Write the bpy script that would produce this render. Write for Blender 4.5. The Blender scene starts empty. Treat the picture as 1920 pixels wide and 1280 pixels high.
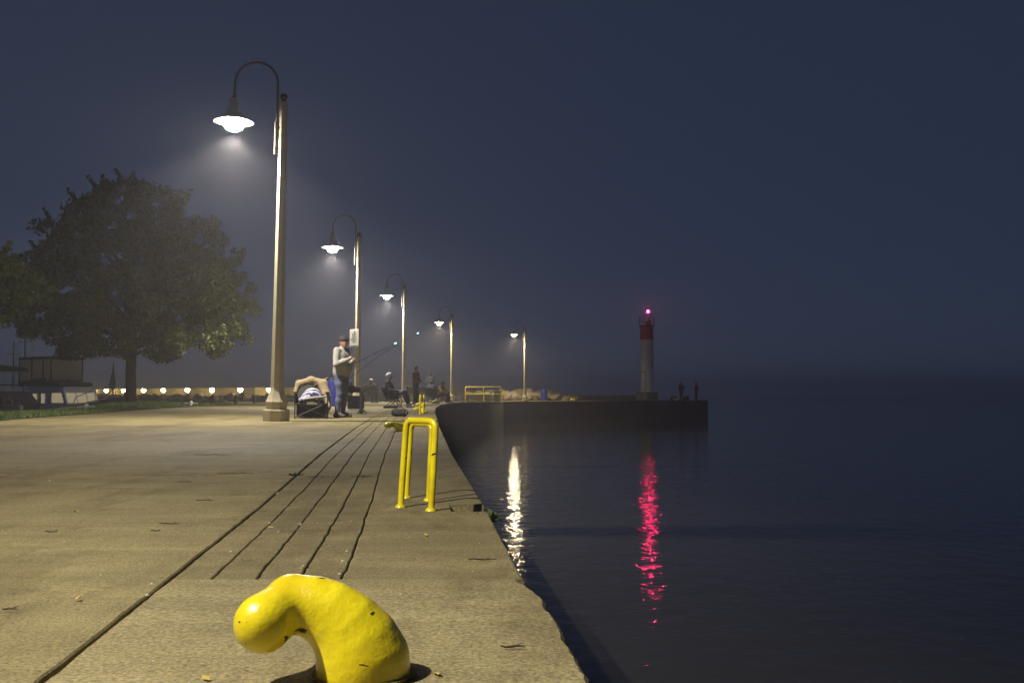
import bpy, bmesh, math, random
import numpy as np
from mathutils import Vector, Matrix, noise as mnoise

R = math.radians
SC = bpy.context.scene
COL = SC.collection
rng = random.Random(11)
nrs = np.random.RandomState(5)

# ------------------------------------------------------------------ camera, sky, exposure
CAM_H = 0.77
F = 1940.0                                   # focal length in pixels of the 1920 wide photograph
cam = bpy.data.cameras.new('camera')
cam.sensor_width = 36.0
cam.lens = 36.0 * F / 1920.0
cam.clip_start = 0.05
cam.clip_end = 4000
camo = bpy.data.objects.new('camera', cam)
COL.objects.link(camo)
camo.location = (0, 0, CAM_H)
camo.rotation_euler = (R(90 + 2.863), 0, 0)
SC.camera = camo

world = bpy.data.worlds.new('World')
SC.world = world
world.use_nodes = True
wn = world.node_tree
sky = wn.nodes.new('ShaderNodeTexSky')
sky.sky_type = 'NISHITA'
sky.sun_disc = False
sky.sun_elevation = R(38)
sky.sun_rotation = R(160)
sky.air_density = 1.0
sky.dust_density = 0.0
sky.altitude = 2500
sky.ozone_density = 2.2
bg = wn.nodes['Background']
bg.inputs['Strength'].default_value = 0.10
tint = wn.nodes.new('ShaderNodeMix')                # cool moonlit white balance of the long exposure
tint.data_type = 'RGBA'
tint.blend_type = 'MULTIPLY'
tint.inputs['Factor'].default_value = 1.0
tint.inputs[7].default_value = (.105, .115, .145, 1)
wn.links.new(sky.outputs['Color'], tint.inputs[6])
cloud = wn.nodes.new('ShaderNodeMix')               # even night overcast veils most of the clear sky
cloud.data_type = 'RGBA'
cloud.inputs['Factor'].default_value = .85
cloud.inputs[7].default_value = (.185, .265, .535, 1)
wn.links.new(tint.outputs[2], cloud.inputs[6])
wn.links.new(cloud.outputs[2], bg.inputs['Color'])

SC.view_settings.view_transform = 'Standard'
SC.view_settings.look = 'None'
SC.view_settings.exposure = 0.0
SC.view_settings.gamma = 1.0
SC.view_settings.use_curve_mapping = False
SC.render.engine = 'CYCLES'
SC.cycles.use_denoising = True
SC.cycles.max_bounces = 6
SC.cycles.diffuse_bounces = 3
SC.cycles.glossy_bounces = 3
SC.cycles.volume_bounces = 4
SC.cycles.transparent_max_bounces = 12
SC.cycles.sample_clamp_indirect = 3.0
SC.cycles.caustics_reflective = False
SC.cycles.caustics_refractive = False

LAMP_COL = (1.0, 0.92, 0.80)
LAMP_COL_OLD = (1.0, 0.84, 0.58)       # the two farthest lanterns burn yellower
LAMP_W = 2550.0
LAMP_SPILL = 380.0
HAZE_DENSITY = 0.0022
WATER_Z = -1.86


def PX(px, Y):
    """world X of something seen at photograph column px that stands Y metres away"""
    return (px - 960.0) / F * Y


def PZ(py, Y):
    return CAM_H + (737.0 - py) / F * Y


def interp(tab, y):
    if y <= tab[0][0]:
        return tab[0][1]
    for (a, va), (b, vb) in zip(tab, tab[1:]):
        if y <= b:
            t = (y - a) / (b - a)
            return va + (vb - va) * t
    return tab[-1][1]


def gz(y):
    """height of the concrete deck"""
    return interp(GZ, y)


GZ = [(-6, -.074), (0, 0), (14, .1736), (17, .208), (19, .229), (21, .245), (24, .257), (28, .26), (60, .26), (72, .19), (84, .11), (90, .08), (140, .08)]
EX = [(-6, .98), (0, .43), (2.63, .17), (6.3, -.16), (10.9, -.63), (17.2, -1.2), (27, -2.0), (36, -2.65),
      (46, -3.15), (53, -3.3), (60, -2.95), (67, -2.5), (75, -1.9), (88, -.7)]
LX = [(-6, -12.2), (10, -10.4), (19, -9.8), (28, -10.8), (39, -12), (55, -13), (75, -13), (88, -9)]


LO = [(-6, 2.6), (31, 2.6), (36, 4.0), (46, 4.0), (52, 2.7), (90, 2.6)]      # land left of the paving


def ex(y):
    return interp(EX, y)


# ------------------------------------------------------------------ helpers
MATS = {}


def nnode(nt, t, **kw):
    n = nt.nodes.new(t)
    for k, v in kw.items():
        setattr(n, k, v)
    return n


def mat(name, col, rough=.6, metal=0.0, var=0.0, scale=8.0, bump=0.0, bscale=60.0, spec=.5, emit=None, estr=0.0,
        col2=None, thr=None, coords='Object', stretch=(1, 1, 1)):
    """plain procedural material: base colour with noise variation, optional second colour in patches, fine relief"""
    if name in MATS:
        return MATS[name]
    m = bpy.data.materials.new(name)
    m.use_nodes = True
    nt = m.node_tree
    b = nt.nodes['Principled BSDF']
    b.inputs['Base Color'].default_value = (*col, 1)
    b.inputs['Roughness'].default_value = rough
    b.inputs['Metallic'].default_value = metal
    b.inputs['Specular IOR Level'].default_value = spec
    if emit:
        b.inputs['Emission Color'].default_value = (*emit, 1)
        b.inputs['Emission Strength'].default_value = estr
        m.cycles.emission_sampling = 'FRONT'
    if var > 0 or bump > 0 or col2:
        tc = nnode(nt, 'ShaderNodeTexCoord')
        mp = nnode(nt, 'ShaderNodeMapping')
        mp.inputs['Scale'].default_value = stretch
        nt.links.new(tc.outputs[coords], mp.inputs['Vector'])
    if var > 0 or col2:
        n = nnode(nt, 'ShaderNodeTexNoise')
        n.inputs['Scale'].default_value = scale
        n.inputs['Detail'].default_value = 5
        n.inputs['Roughness'].default_value = .65
        nt.links.new(mp.outputs['Vector'], n.inputs['Vector'])
        cr = nnode(nt, 'ShaderNodeValToRGB')
        if col2:
            cr.color_ramp.elements[0].position = thr[0]
            cr.color_ramp.elements[1].position = thr[1]
            cr.color_ramp.elements[0].color = (*col, 1)
            cr.color_ramp.elements[1].color = (*col2, 1)
        else:
            cr.color_ramp.elements[0].position = .28
            cr.color_ramp.elements[1].position = .72
            cr.color_ramp.elements[0].color = (*[c * (1 - var) for c in col], 1)
            cr.color_ramp.elements[1].color = (*[min(1, c * (1 + var)) for c in col], 1)
        nt.links.new(n.outputs['Fac'], cr.inputs['Fac'])
        nt.links.new(cr.outputs['Color'], b.inputs['Base Color'])
    if bump > 0:
        n2 = nnode(nt, 'ShaderNodeTexNoise')
        n2.inputs['Scale'].default_value = bscale
        n2.inputs['Detail'].default_value = 4
        nt.links.new(mp.outputs['Vector'], n2.inputs['Vector'])
        bp = nnode(nt, 'ShaderNodeBump')
        bp.inputs['Strength'].default_value = bump
        bp.inputs['Distance'].default_value = .01
        nt.links.new(n2.outputs['Fac'], bp.inputs['Height'])
        nt.links.new(bp.outputs['Normal'], b.inputs['Normal'])
    MATS[name] = m
    return m


def link(o, parent=None):
    COL.objects.link(o)
    if parent is not None:
        o.parent = parent
    return o


def tag(o, label=None, cat=None, group=None, kind=None):
    if label:
        o['label'] = label
    if cat:
        o['category'] = cat
    if group:
        o['group'] = group
    if kind:
        o['kind'] = kind
    return o


def thing(name, label, cat, loc=(0, 0, 0), rz=0.0, group=None):
    o = bpy.data.objects.new(name, None)
    o.empty_display_size = .1
    COL.objects.link(o)
    o.location = loc
    o.rotation_euler = (0, 0, rz)
    return tag(o, label, cat, group)


def meshobj(name, me, m, parent=None, loc=None, rot=None):
    o = bpy.data.objects.new(name, me)
    if m is not None and not me.materials:
        me.materials.append(m)
    link(o, parent)
    if loc is not None:
        o.location = loc
    if rot is not None:
        o.rotation_euler = rot
    return o


def copy_tree(o, parent=None):
    c = o.copy()
    COL.objects.link(c)
    c.parent = parent
    for ch in list(o.children):
        copy_tree(ch, c)
    return c


class MB:
    """collects simple solids into one mesh"""

    def __init__(self):
        self.v = []
        self.f = []
        self.s = []

    def add(self, vs, fs, smooth=False):
        n = len(self.v)
        self.v += [tuple(v) for v in vs]
        self.f += [tuple(i + n for i in f) for f in fs]
        self.s += [smooth] * len(fs)
        return self

    def box(self, c, s, rz=0.0, bev=0.0, rx=0.0, ry=0.0):
        bm = bmesh.new()
        bmesh.ops.create_cube(bm, size=1)
        for v in bm.verts:
            v.co = Vector((v.co.x * s[0], v.co.y * s[1], v.co.z * s[2]))
        if bev > 0:
            bmesh.ops.bevel(bm, geom=list(bm.edges), offset=bev, segments=1, affect='EDGES')
        M = Matrix.Translation(c) @ Matrix.Rotation(rz, 4, 'Z') @ Matrix.Rotation(ry, 4, 'Y') @ Matrix.Rotation(rx, 4, 'X')
        bm.verts.index_update()
        self.add([M @ v.co for v in bm.verts], [[v.index for v in f.verts] for f in bm.faces])
        bm.free()
        return self

    def tube(self, pts, rad, n=8, caps=True, smooth=True):
        pts = [Vector(p) for p in pts]
        if not isinstance(rad, (list, tuple)):
            rad = [rad] * len(pts)
        vs, fs = [], []
        up = None
        for i, p in enumerate(pts):
            if i == 0:
                t = pts[1] - p
            elif i == len(pts) - 1:
                t = p - pts[i - 1]
            else:
                t = (pts[i + 1] - p).normalized() + (p - pts[i - 1]).normalized()
            t.normalize()
            if up is None:
                up = Vector((0, 0, 1)) if abs(t.z) < .9 else Vector((1, 0, 0))
            a = up - t * up.dot(t)
            if a.length < 1e-6:
                a = Vector((0, 1, 0)) - t * t.y
            a.normalize()
            up = a
            b = t.cross(a)
            for k in range(n):
                q = 2 * math.pi * k / n
                vs.append(p + (a * math.cos(q) + b * math.sin(q)) * rad[i])
        for i in range(len(pts) - 1):
            for k in range(n):
                k2 = (k + 1) % n
                fs.append((i * n + k, i * n + k2, (i + 1) * n + k2, (i + 1) * n + k))
        self.add(vs, fs, smooth)
        if caps:
            L = len(pts) - 1
            self.add([vs[k] for k in range(n)], [tuple(reversed(range(n)))])
            self.add([vs[L * n + k] for k in range(n)], [tuple(range(n))])
        return self

    def lathe(self, prof, n=24, c=(0, 0, 0), smooth=True, rot=0.0, caps=True):
        vs, fs = [], []
        for r, z in prof:
            for k in range(n):
                q = 2 * math.pi * (k + .5) / n + rot
                vs.append((c[0] + r * math.cos(q), c[1] + r * math.sin(q), c[2] + z))
        for i in range(len(prof) - 1):
            for k in range(n):
                k2 = (k + 1) % n
                fs.append((i * n + k, i * n + k2, (i + 1) * n + k2, (i + 1) * n + k))
        self.add(vs, fs, smooth)
        if caps:
            L = len(prof) - 1
            if prof[0][0] > 1e-4:
                self.add([vs[k] for k in range(n)], [tuple(reversed(range(n)))])
            if prof[L][0] > 1e-4:
                self.add([vs[L * n + k] for k in range(n)], [tuple(range(n))])
        return self

    def ball(self, c, r, n=12, sq=(1, 1, 1)):
        prof = [(max(1e-5, r * math.sin(math.pi * i / n)), -r * math.cos(math.pi * i / n)) for i in range(n + 1)]
        k = len(self.v)
        self.lathe(prof, n * 2, (0, 0, 0))
        for i in range(k, len(self.v)):
            x, y, z = self.v[i]
            self.v[i] = (c[0] + x * sq[0], c[1] + y * sq[1], c[2] + z * sq[2])
        return self

    def prism(self, poly, d, axis='z'):
        """extrude a closed polygon [(a,b)...] between d[0] and d[1] along an axis"""
        n = len(poly)

        def P(a, b, t):
            return {'z': (a, b, t), 'y': (a, t, b), 'x': (t, a, b)}[axis]
        vs = [P(a, b, d[0]) for a, b in poly] + [P(a, b, d[1]) for a, b in poly]
        fs = [tuple(range(n - 1, -1, -1)), tuple(range(n, 2 * n))]
        for i in range(n):
            j = (i + 1) % n
            fs.append((i, j, n + j, n + i))
        return self.add(vs, fs)

    def mesh(self, name):
        me = bpy.data.meshes.new(name)
        me.from_pydata(self.v, [], self.f)
        me.polygons.foreach_set('use_smooth', self.s)
        bm = bmesh.new()
        bm.from_mesh(me)
        bmesh.ops.recalc_face_normals(bm, faces=bm.faces)
        bm.to_mesh(me)
        bm.free()
        me.update()
        return me

    def build(self, name, m, parent=None, loc=None, rot=None):
        return meshobj(name, self.mesh(name), m, parent, loc, rot)


# ---- signed-distance solids turned into one continuous skin (surface nets)
def sdf_mesh(name, prims, res=.012, k=.03, inflate=0.0, smooth=True):
    P = []
    for p in prims:
        if p[0] == 'c':
            a, b = np.array(p[1], float), np.array(p[2], float)
            r = max(p[3], p[4]) + inflate
            P.append((np.minimum(a, b) - r, np.maximum(a, b) + r))
        else:
            c, r = np.array(p[1], float), np.array(p[2], float) + inflate
            P.append((c - r.max(), c + r.max()))
    lo = np.min([p[0] for p in P], 0) - 3 * res
    hi = np.max([p[1] for p in P], 0) + 3 * res
    n = np.ceil((hi - lo) / res).astype(int) + 1
    D = np.full(n, 1e3, np.float32)
    ax = [lo[i] + res * np.arange(n[i]) for i in range(3)]
    for p, (pl, ph) in zip(prims, P):
        kk = p[-1] if (p[0] == 'c' and len(p) > 5) or (p[0] == 'e' and len(p) > 3) else k
        mg = kk + 3 * res
        i0 = np.maximum(0, np.floor((pl - mg - lo) / res).astype(int))
        i1 = np.minimum(n, np.ceil((ph + mg - lo) / res).astype(int) + 1)
        X, Y, Z = np.meshgrid(*[ax[i][i0[i]:i1[i]] for i in range(3)], indexing='ij')
        if p[0] == 'c':
            a, b = np.array(p[1], float), np.array(p[2], float)
            d = b - a
            L = max(1e-9, d.dot(d))
            t = np.clip(((X - a[0]) * d[0] + (Y - a[1]) * d[1] + (Z - a[2]) * d[2]) / L, 0, 1)
            q = np.sqrt((X - a[0] - t * d[0]) ** 2 + (Y - a[1] - t * d[1]) ** 2 + (Z - a[2] - t * d[2]) ** 2)
            dd = q - (p[3] + (p[4] - p[3]) * t) - inflate
        else:
            c, r = p[1], np.array(p[2], float) + inflate
            k0 = np.sqrt(((X - c[0]) / r[0]) ** 2 + ((Y - c[1]) / r[1]) ** 2 + ((Z - c[2]) / r[2]) ** 2)
            k1 = np.sqrt(((X - c[0]) / r[0] ** 2) ** 2 + ((Y - c[1]) / r[1] ** 2) ** 2 + ((Z - c[2]) / r[2] ** 2) ** 2)
            dd = np.where(k1 > 1e-6, k0 * (k0 - 1) / np.maximum(k1, 1e-6), -r.min())
        sub = D[i0[0]:i1[0], i0[1]:i1[1], i0[2]:i1[2]]
        h = np.maximum(kk - np.abs(sub - dd), 0) / kk
        D[i0[0]:i1[0], i0[1]:i1[1], i0[2]:i1[2]] = np.minimum(sub, dd) - h * h * kk * .25
    S = D < 0
    nx, ny, nz = n
    acc = np.zeros((nx - 1, ny - 1, nz - 1, 3), np.float32)
    cnt = np.zeros((nx - 1, ny - 1, nz - 1), np.float32)
    for axis in range(3):
        o = [a for a in range(3) if a != axis]
        for u in (0, 1):
            for w in (0, 1):
                s0 = [slice(None, -1)] * 3
                s1 = [slice(None, -1)] * 3
                for a_, q in zip(o, (u, w)):
                    s0[a_] = s1[a_] = slice(q, None if q else -1)
                s0[axis] = slice(0, -1)
                s1[axis] = slice(1, None)
                A, B = D[tuple(s0)], D[tuple(s1)]
                mk = (A < 0) != (B < 0)
                t = np.where(mk, A / np.where(mk, A - B, 1), 0)
                acc[..., axis] += np.where(mk, t, 0)
                acc[..., o[0]] += np.where(mk, u, 0)
                acc[..., o[1]] += np.where(mk, w, 0)
                cnt += mk
    cell = cnt > 0
    idx = np.full(cell.shape, -1, int)
    ii = np.argwhere(cell)
    idx[cell] = np.arange(len(ii))
    V = lo + res * (ii + acc[cell] / cnt[cell][:, None])
    faces = []
    for axis in range(3):
        o = [a for a in range(3) if a != axis]
        s0 = [slice(None)] * 3
        s1 = [slice(None)] * 3
        s0[axis] = slice(0, -1)
        s1[axis] = slice(1, None)
        A, B = S[tuple(s0)], S[tuple(s1)]
        e = np.argwhere(A != B)
        for c in e:
            if c[o[0]] < 1 or c[o[1]] < 1:
                continue
            q = []
            for du, dw in ((-1, -1), (0, -1), (0, 0), (-1, 0)):
                cc = c.copy()
                cc[o[0]] += du
                cc[o[1]] += dw
                q.append(int(idx[tuple(cc)]))
            if min(q) >= 0:
                faces.append(q)
    me = bpy.data.meshes.new(name)
    me.from_pydata([tuple(v) for v in V], [], faces)
    bm = bmesh.new()
    bm.from_mesh(me)
    bmesh.ops.recalc_face_normals(bm, faces=bm.faces)
    bm.to_mesh(me)
    bm.free()
    me.polygons.foreach_set('use_smooth', [smooth] * len(me.polygons))
    return me


def arrmesh(name, V, Fq, smooth=False):
    me = bpy.data.meshes.new(name)
    V = np.asarray(V, np.float32)
    Fq = np.asarray(Fq, np.int32)
    k = Fq.shape[1]
    me.vertices.add(len(V))
    me.vertices.foreach_set('co', V.ravel())
    me.loops.add(Fq.size)
    me.loops.foreach_set('vertex_index', Fq.ravel())
    me.polygons.add(len(Fq))
    me.polygons.foreach_set('loop_start', np.arange(len(Fq)) * k)
    me.polygons.foreach_set('use_smooth', np.full(len(Fq), smooth))
    me.update(calc_edges=True)
    me.validate()
    return me


# ------------------------------------------------------------------ materials
def concrete_mat(name, col, coarse=1.0):
    m = bpy.data.materials.new(name)
    m.use_nodes = True
    nt = m.node_tree
    b = nt.nodes['Principled BSDF']
    b.inputs['Roughness'].default_value = .82
    b.inputs['Specular IOR Level'].default_value = .35
    tc = nnode(nt, 'ShaderNodeTexCoord')
    L = nt.links.new

    def nz(scale, det, rough=.6, st=None):
        n = nnode(nt, 'ShaderNodeTexNoise')
        n.inputs['Scale'].default_value = scale
        n.inputs['Detail'].default_value = det
        n.inputs['Roughness'].default_value = rough
        if st:
            mp = nnode(nt, 'ShaderNodeMapping')
            mp.inputs['Scale'].default_value = st
            L(tc.outputs['Object'], mp.inputs['Vector'])
            L(mp.outputs['Vector'], n.inputs['Vector'])
        else:
            L(tc.outputs['Object'], n.inputs['Vector'])
        return n

    def ramp(src, p0, p1, c0, c1):
        r = nnode(nt, 'ShaderNodeValToRGB')
        r.color_ramp.elements[0].position = p0
        r.color_ramp.elements[1].position = p1
        r.color_ramp.elements[0].color = (*c0, 1)
        r.color_ramp.elements[1].color = (*c1, 1)
        L(src, r.inputs['Fac'])
        return r

    def mul(a, c, fac=1.0):
        x = nnode(nt, 'ShaderNodeMix', data_type='RGBA', blend_type='MULTIPLY')
        x.inputs['Factor'].default_value = fac
        L(a, x.inputs[6])
        L(c, x.inputs[7])
        return x.outputs[2]
    big = ramp(nz(.55, 4).outputs['Fac'], .3, .7, [c * .80 for c in col], [c * 1.12 for c in col])
    stain = ramp(nz(2.4, 6, .7, (.45, 1.5, 1)).outputs['Fac'], .38, .62, (.80, .79, .77), (1.05, 1.05, 1.03))
    agg = ramp(nz(95 * coarse, 3, .7).outputs['Fac'], .36, .66, (.55, .53, .50), (1.28, 1.27, 1.22))
    agg2 = ramp(nz(320, 2, .6).outputs['Fac'], .35, .65, (.78, .77, .75), (1.15, 1.15, 1.15))
    pit = ramp(nz(38, 2, .5).outputs['Fac'], .26, .31, (.45, .43, .40), (1, 1, 1))
    c = mul(big.outputs['Color'], stain.outputs['Color'])
    c = mul(c, agg.outputs['Color'])
    c = mul(c, agg2.outputs['Color'])
    c = mul(c, pit.outputs['Color'])
    spot = nnode(nt, 'ShaderNodeTexVoronoi')
    spot.inputs['Scale'].default_value = 1.7
    wob = nnode(nt, 'ShaderNodeMix', data_type='RGBA')
    wob.inputs['Factor'].default_value = .06
    L(tc.outputs['Object'], wob.inputs[6])
    L(nz(3.0, 4, .7).outputs['Color'], wob.inputs[7])
    L(wob.outputs[2], spot.inputs['Vector'])
    sr = ramp(spot.outputs['Distance'], .03, .10, (.62, .60, .58), (1, 1, 1))
    c = mul(c, sr.outputs['Color'], .55)
    damp = ramp(nz(.9, 5, .72, (1.2, .5, 1)).outputs['Fac'], .50, .60, (1.03, 1.03, 1.03), (.74, .72, .69))
    c = mul(c, damp.outputs['Color'])
    streak = ramp(nz(1.0, 6, .75, (.35, 9, 1)).outputs['Fac'], .42, .60, (1.03, 1.03, 1.02), (.93, .925, .92))
    c = mul(c, streak.outputs['Color'])
    oi = nnode(nt, 'ShaderNodeObjectInfo')
    c = mul(c, oi.outputs['Color'])
    L(c, b.inputs['Base Color'])
    bp = nnode(nt, 'ShaderNodeBump')
    bp.inputs['Strength'].default_value = .55
    bp.inputs['Distance'].default_value = .006
    L(nz(80 * coarse, 4, .7).outputs['Fac'], bp.inputs['Height'])
    bp2 = nnode(nt, 'ShaderNodeBump')
    bp2.inputs['Strength'].default_value = .35
    bp2.inputs['Distance'].default_value = .03
    L(nz(7, 4, .6, (1, .5, 1)).outputs['Fac'], bp2.inputs['Height'])
    L(bp.outputs['Normal'], bp2.inputs['Normal'])
    L(bp2.outputs['Normal'], b.inputs['Normal'])
    MATS[name] = m
    return m


CONC = concrete_mat('concrete_smooth', (.275, .235, .118))
CONC_R = concrete_mat('concrete_rough', (.305, .263, .140), .75)
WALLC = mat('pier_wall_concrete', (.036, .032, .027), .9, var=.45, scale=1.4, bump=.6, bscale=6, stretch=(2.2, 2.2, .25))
JOINT = mat('joint_dirt', (.018, .016, .012), .95, var=.5, scale=40, bump=.8, bscale=90)
POLE = mat('lamp_concrete', (.48, .425, .29), .7, var=.12, scale=5, bump=.25, bscale=120)
STEEL = mat('painted_steel', (.16, .14, .12), .4, .3, var=.2, scale=20)
DARKM = mat('dark_metal', (.035, .033, .035), .45, .6, var=.3, scale=30)
SHADE = mat('lamp_shade_enamel', (.62, .58, .50), .35, var=.05, scale=10)
BULB = mat('lamp_glass_lit', (1, 1, 1), .3, emit=(1.0, .90, .70), estr=140.0)
BULB2 = mat('lamp_glass_lit_yellow', (1, 1, 1), .3, emit=(1.0, .74, .36), estr=170.0)
BLACKP = mat('black_plastic', (.016, .016, .018), .5, var=.3, scale=20)
BLACKF = mat('black_fabric', (.020, .020, .026), .9, var=.35, scale=30, bump=.4, bscale=160)
GREENF = mat('olive_fabric', (.060, .058, .045), .9, var=.3, scale=25, bump=.4, bscale=160)
TAN = mat('tan_cloth', (.33, .255, .15), .9, var=.22, scale=14, bump=.6, bscale=60)
SKIN = mat('skin', (.42, .235, .16), .55, var=.08, scale=20)
WHITEP = mat('white_paint', (.62, .60, .55), .55, var=.1, scale=6, bump=.15, bscale=40)
TWIG = mat('twig', (.05, .035, .02), .9)
LEAFY = mat('fallen_leaf', (.42, .33, .06), .7)
PEBBLE = mat('pale_pebble', (.46, .42, .34), .9)


def yellow_paint(name, chips=True):
    m = bpy.data.materials.new(name)
    m.use_nodes = True
    nt = m.node_tree
    L = nt.links.new
    b = nt.nodes['Principled BSDF']
    b.inputs['Roughness'].default_value = .28
    b.inputs['Coat Weight'].default_value = .35
    b.inputs['Coat Roughness'].default_value = .12
    tc = nnode(nt, 'ShaderNodeTexCoord')

    def nz(scale, det, st=(1, 1, 1)):
        mp = nnode(nt, 'ShaderNodeMapping')
        mp.inputs['Scale'].default_value = st
        L(tc.outputs['Object'], mp.inputs['Vector'])
        n = nnode(nt, 'ShaderNodeTexNoise')
        n.inputs['Scale'].default_value = scale
        n.inputs['Detail'].default_value = det
        L(mp.outputs['Vector'], n.inputs['Vector'])
        return n.outputs['Fac']
    base = nnode(nt, 'ShaderNodeValToRGB')
    base.color_ramp.elements[0].position = .3
    base.color_ramp.elements[1].position = .7
    base.color_ramp.elements[0].color = (.78, .65, .008, 1)
    base.color_ramp.elements[1].color = (.88, .75, .012, 1)
    L(nz(9, 5), base.inputs['Fac'])
    chip = nnode(nt, 'ShaderNodeValToRGB')
    chip.color_ramp.elements[0].position = .665 if chips else .69
    chip.color_ramp.elements[1].position = .675 if chips else .70
    chip.color_ramp.elements[0].color = (0, 0, 0, 1)
    chip.color_ramp.elements[1].color = (1, 1, 1, 1)
    L(nz(17, 3, (.6, 1, 1.7)), chip.inputs['Fac'])
    mx = nnode(nt, 'ShaderNodeMix', data_type='RGBA')
    L(chip.outputs['Color'], mx.inputs['Factor'])
    pass
    mx.inputs[7].default_value = (.05, .035, .02, 1)
    grime = nnode(nt, 'ShaderNodeValToRGB')
    grime.color_ramp.elements[0].position = .42
    grime.color_ramp.elements[1].position = .70
    grime.color_ramp.elements[0].color = (1, 1, 1, 1)
    grime.color_ramp.elements[1].color = (.72, .66, .50, 1)
    L(nz(5, 6), grime.inputs['Fac'])
    gm = nnode(nt, 'ShaderNodeMix', data_type='RGBA', blend_type='MULTIPLY')
    gm.inputs['Factor'].default_value = 1.0
    L(base.outputs['Color'], gm.inputs[6])
    L(grime.outputs['Color'], gm.inputs[7])
    L(gm.outputs[2], mx.inputs[6])
    L(mx.outputs[2], b.inputs['Base Color'])
    bp = nnode(nt, 'ShaderNodeBump')
    bp.inputs['Strength'].default_value = .30
    bp.inputs['Distance'].default_value = .012
    L(nz(26, 4), bp.inputs['Height'])
    bp2 = nnode(nt, 'ShaderNodeBump')
    bp2.inputs['Strength'].default_value = .22
    bp2.inputs['Distance'].default_value = .004
    L(nz(110, 3), bp2.inputs['Height'])
    L(bp.outputs['Normal'], bp2.inputs['Normal'])
    L(bp2.outputs['Normal'], b.inputs['Normal'])
    MATS[name] = m
    return m


YEL = yellow_paint('yellow_bollard_paint')
YELR = yellow_paint('yellow_rail_paint', False)

# ------------------------------------------------------------------ water
wm = bpy.data.materials.new('lake_water')
wm.use_nodes = True
nt = wm.node_tree
b = nt.nodes['Principled BSDF']
b.inputs['Base Color'].default_value = (.042, .039, .034, 1)   # turbid harbour water
b.inputs['Roughness'].default_value = .045
b.inputs['IOR'].default_value = 1.33
tc = nnode(nt, 'ShaderNodeTexCoord')
prev = None
for sc_, st, strn, dist in ((1.0, (7.5, 12.0, 1), 1.0, .0042), (1.0, (2.1, 1.7, 1), 1.0, .028)):
    mp = nnode(nt, 'ShaderNodeMapping')
    mp.inputs['Scale'].default_value = st
    mp.inputs['Rotation'].default_value = (0, 0, R(3))
    nt.links.new(tc.outputs['Object'], mp.inputs['Vector'])
    n = nnode(nt, 'ShaderNodeTexNoise')
    n.inputs['Scale'].default_value = sc_
    n.inputs['Detail'].default_value = 2.5
    nt.links.new(mp.outputs['Vector'], n.inputs['Vector'])
    bp = nnode(nt, 'ShaderNodeBump')
    bp.inputs['Strength'].default_value = strn
    bp.inputs['Distance'].default_value = dist
    nt.links.new(n.outputs['Fac'], bp.inputs['Height'])
    if prev:
        nt.links.new(prev.outputs['Normal'], bp.inputs['Normal'])
    prev = bp
nt.links.new(prev.outputs['Normal'], b.inputs['Normal'])
W = 800
o = MB().add([(-W, -W, WATER_Z), (W, -W, WATER_Z), (W, W, WATER_Z), (-W, W, WATER_Z)], [(0, 1, 2, 3)]).build('water', wm)
tag(o, 'calm dark lake water beside the pier', None, kind='structure')


# ------------------------------------------------------------------ pier: body and slabs
NOTCH = (6.10, 6.46, .21)


def frange(a, b, s):
    n = max(1, int(math.ceil((b - a) / s)))
    return [a + (b - a) * i / n for i in range(n + 1)]


def rows_mesh(rows, ztop, zbot, bev=0.0):
    """strip solid: rows are (Y, xl, xr); ztop/zbot are functions of Y"""
    n = len(rows)
    V, Fc = [], []
    for y, a, b_ in rows:
        zt, zb = ztop(y), zbot(y)
        V += [(a, y, zb), (a, y, zt - bev), (a + bev, y, zt), (b_ - bev, y, zt), (b_, y, zt - bev), (b_, y, zb)]
    for i in range(n - 1):
        for k in range(5):
            Fc.append((i * 6 + k, i * 6 + k + 1, (i + 1) * 6 + k + 1, (i + 1) * 6 + k))
    Fc.append(tuple(range(6)))
    Fc.append(tuple((n - 1) * 6 + k for k in range(5, -1, -1)))
    return MB().add(V, Fc)


def jit(seed, y, amp, sc=3.0):
    return amp * (mnoise.noise(Vector((seed * 7.31, y * sc, 1.7))) + .5 * mnoise.noise(Vector((seed * 3.1, y * sc * 3.7, 9.2))) + .35 * mnoise.noise(Vector((seed * 5.1, y * sc * 11, 2.2)))) + amp * .55 * mnoise.noise(Vector((seed * 2.7, y * 21.0, 5.5)))


def edge_x(y):
    """outer edge of the coping, chipped in the nearest slab"""
    x = ex(y)
    if y < 4.03:
        t = min(1, (4.03 - y) / .35)
        x += .055 * t * t * (3 - 2 * t) - .02
        x += .012 * mnoise.noise(Vector((4.2, y * 5, 0))) + .008 * mnoise.noise(Vector((1.2, y * 17, 3))) + .005 * mnoise.noise(Vector((1.2, y * 47, 3)))
    else:
        x += .004 * mnoise.noise(Vector((8.2, y * 9, 0)))
    return x


def notch_rows(ys, xl, xr, cut):
    rows = []
    done = False
    for y in ys:
        if NOTCH[0] < y < NOTCH[1]:
            continue
        if y >= NOTCH[1] and not done and ys[0] < NOTCH[0]:
            for yy, d in ((NOTCH[0], 0), (NOTCH[0] + .002, cut), (NOTCH[1] - .002, cut), (NOTCH[1], 0)):
                rows.append((yy, xl(yy), xr(yy) - d))
            done = True
        rows.append((y, xl(y), xr(y)))
    return rows


ys = frange(-6, 10, .25) + frange(10.5, 88, 1.0)
rows = notch_rows(ys, lambda y: interp(LX, y) - interp(LO, y), lambda y: edge_x(y) - .012, NOTCH[2])
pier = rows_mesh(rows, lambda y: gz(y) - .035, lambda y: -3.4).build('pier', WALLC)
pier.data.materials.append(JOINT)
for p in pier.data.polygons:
    if p.normal.z > .8:
        p.material_index = 1
tag(pier, 'long concrete pier with slab paving running out into the lake', None, kind='structure')

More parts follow.
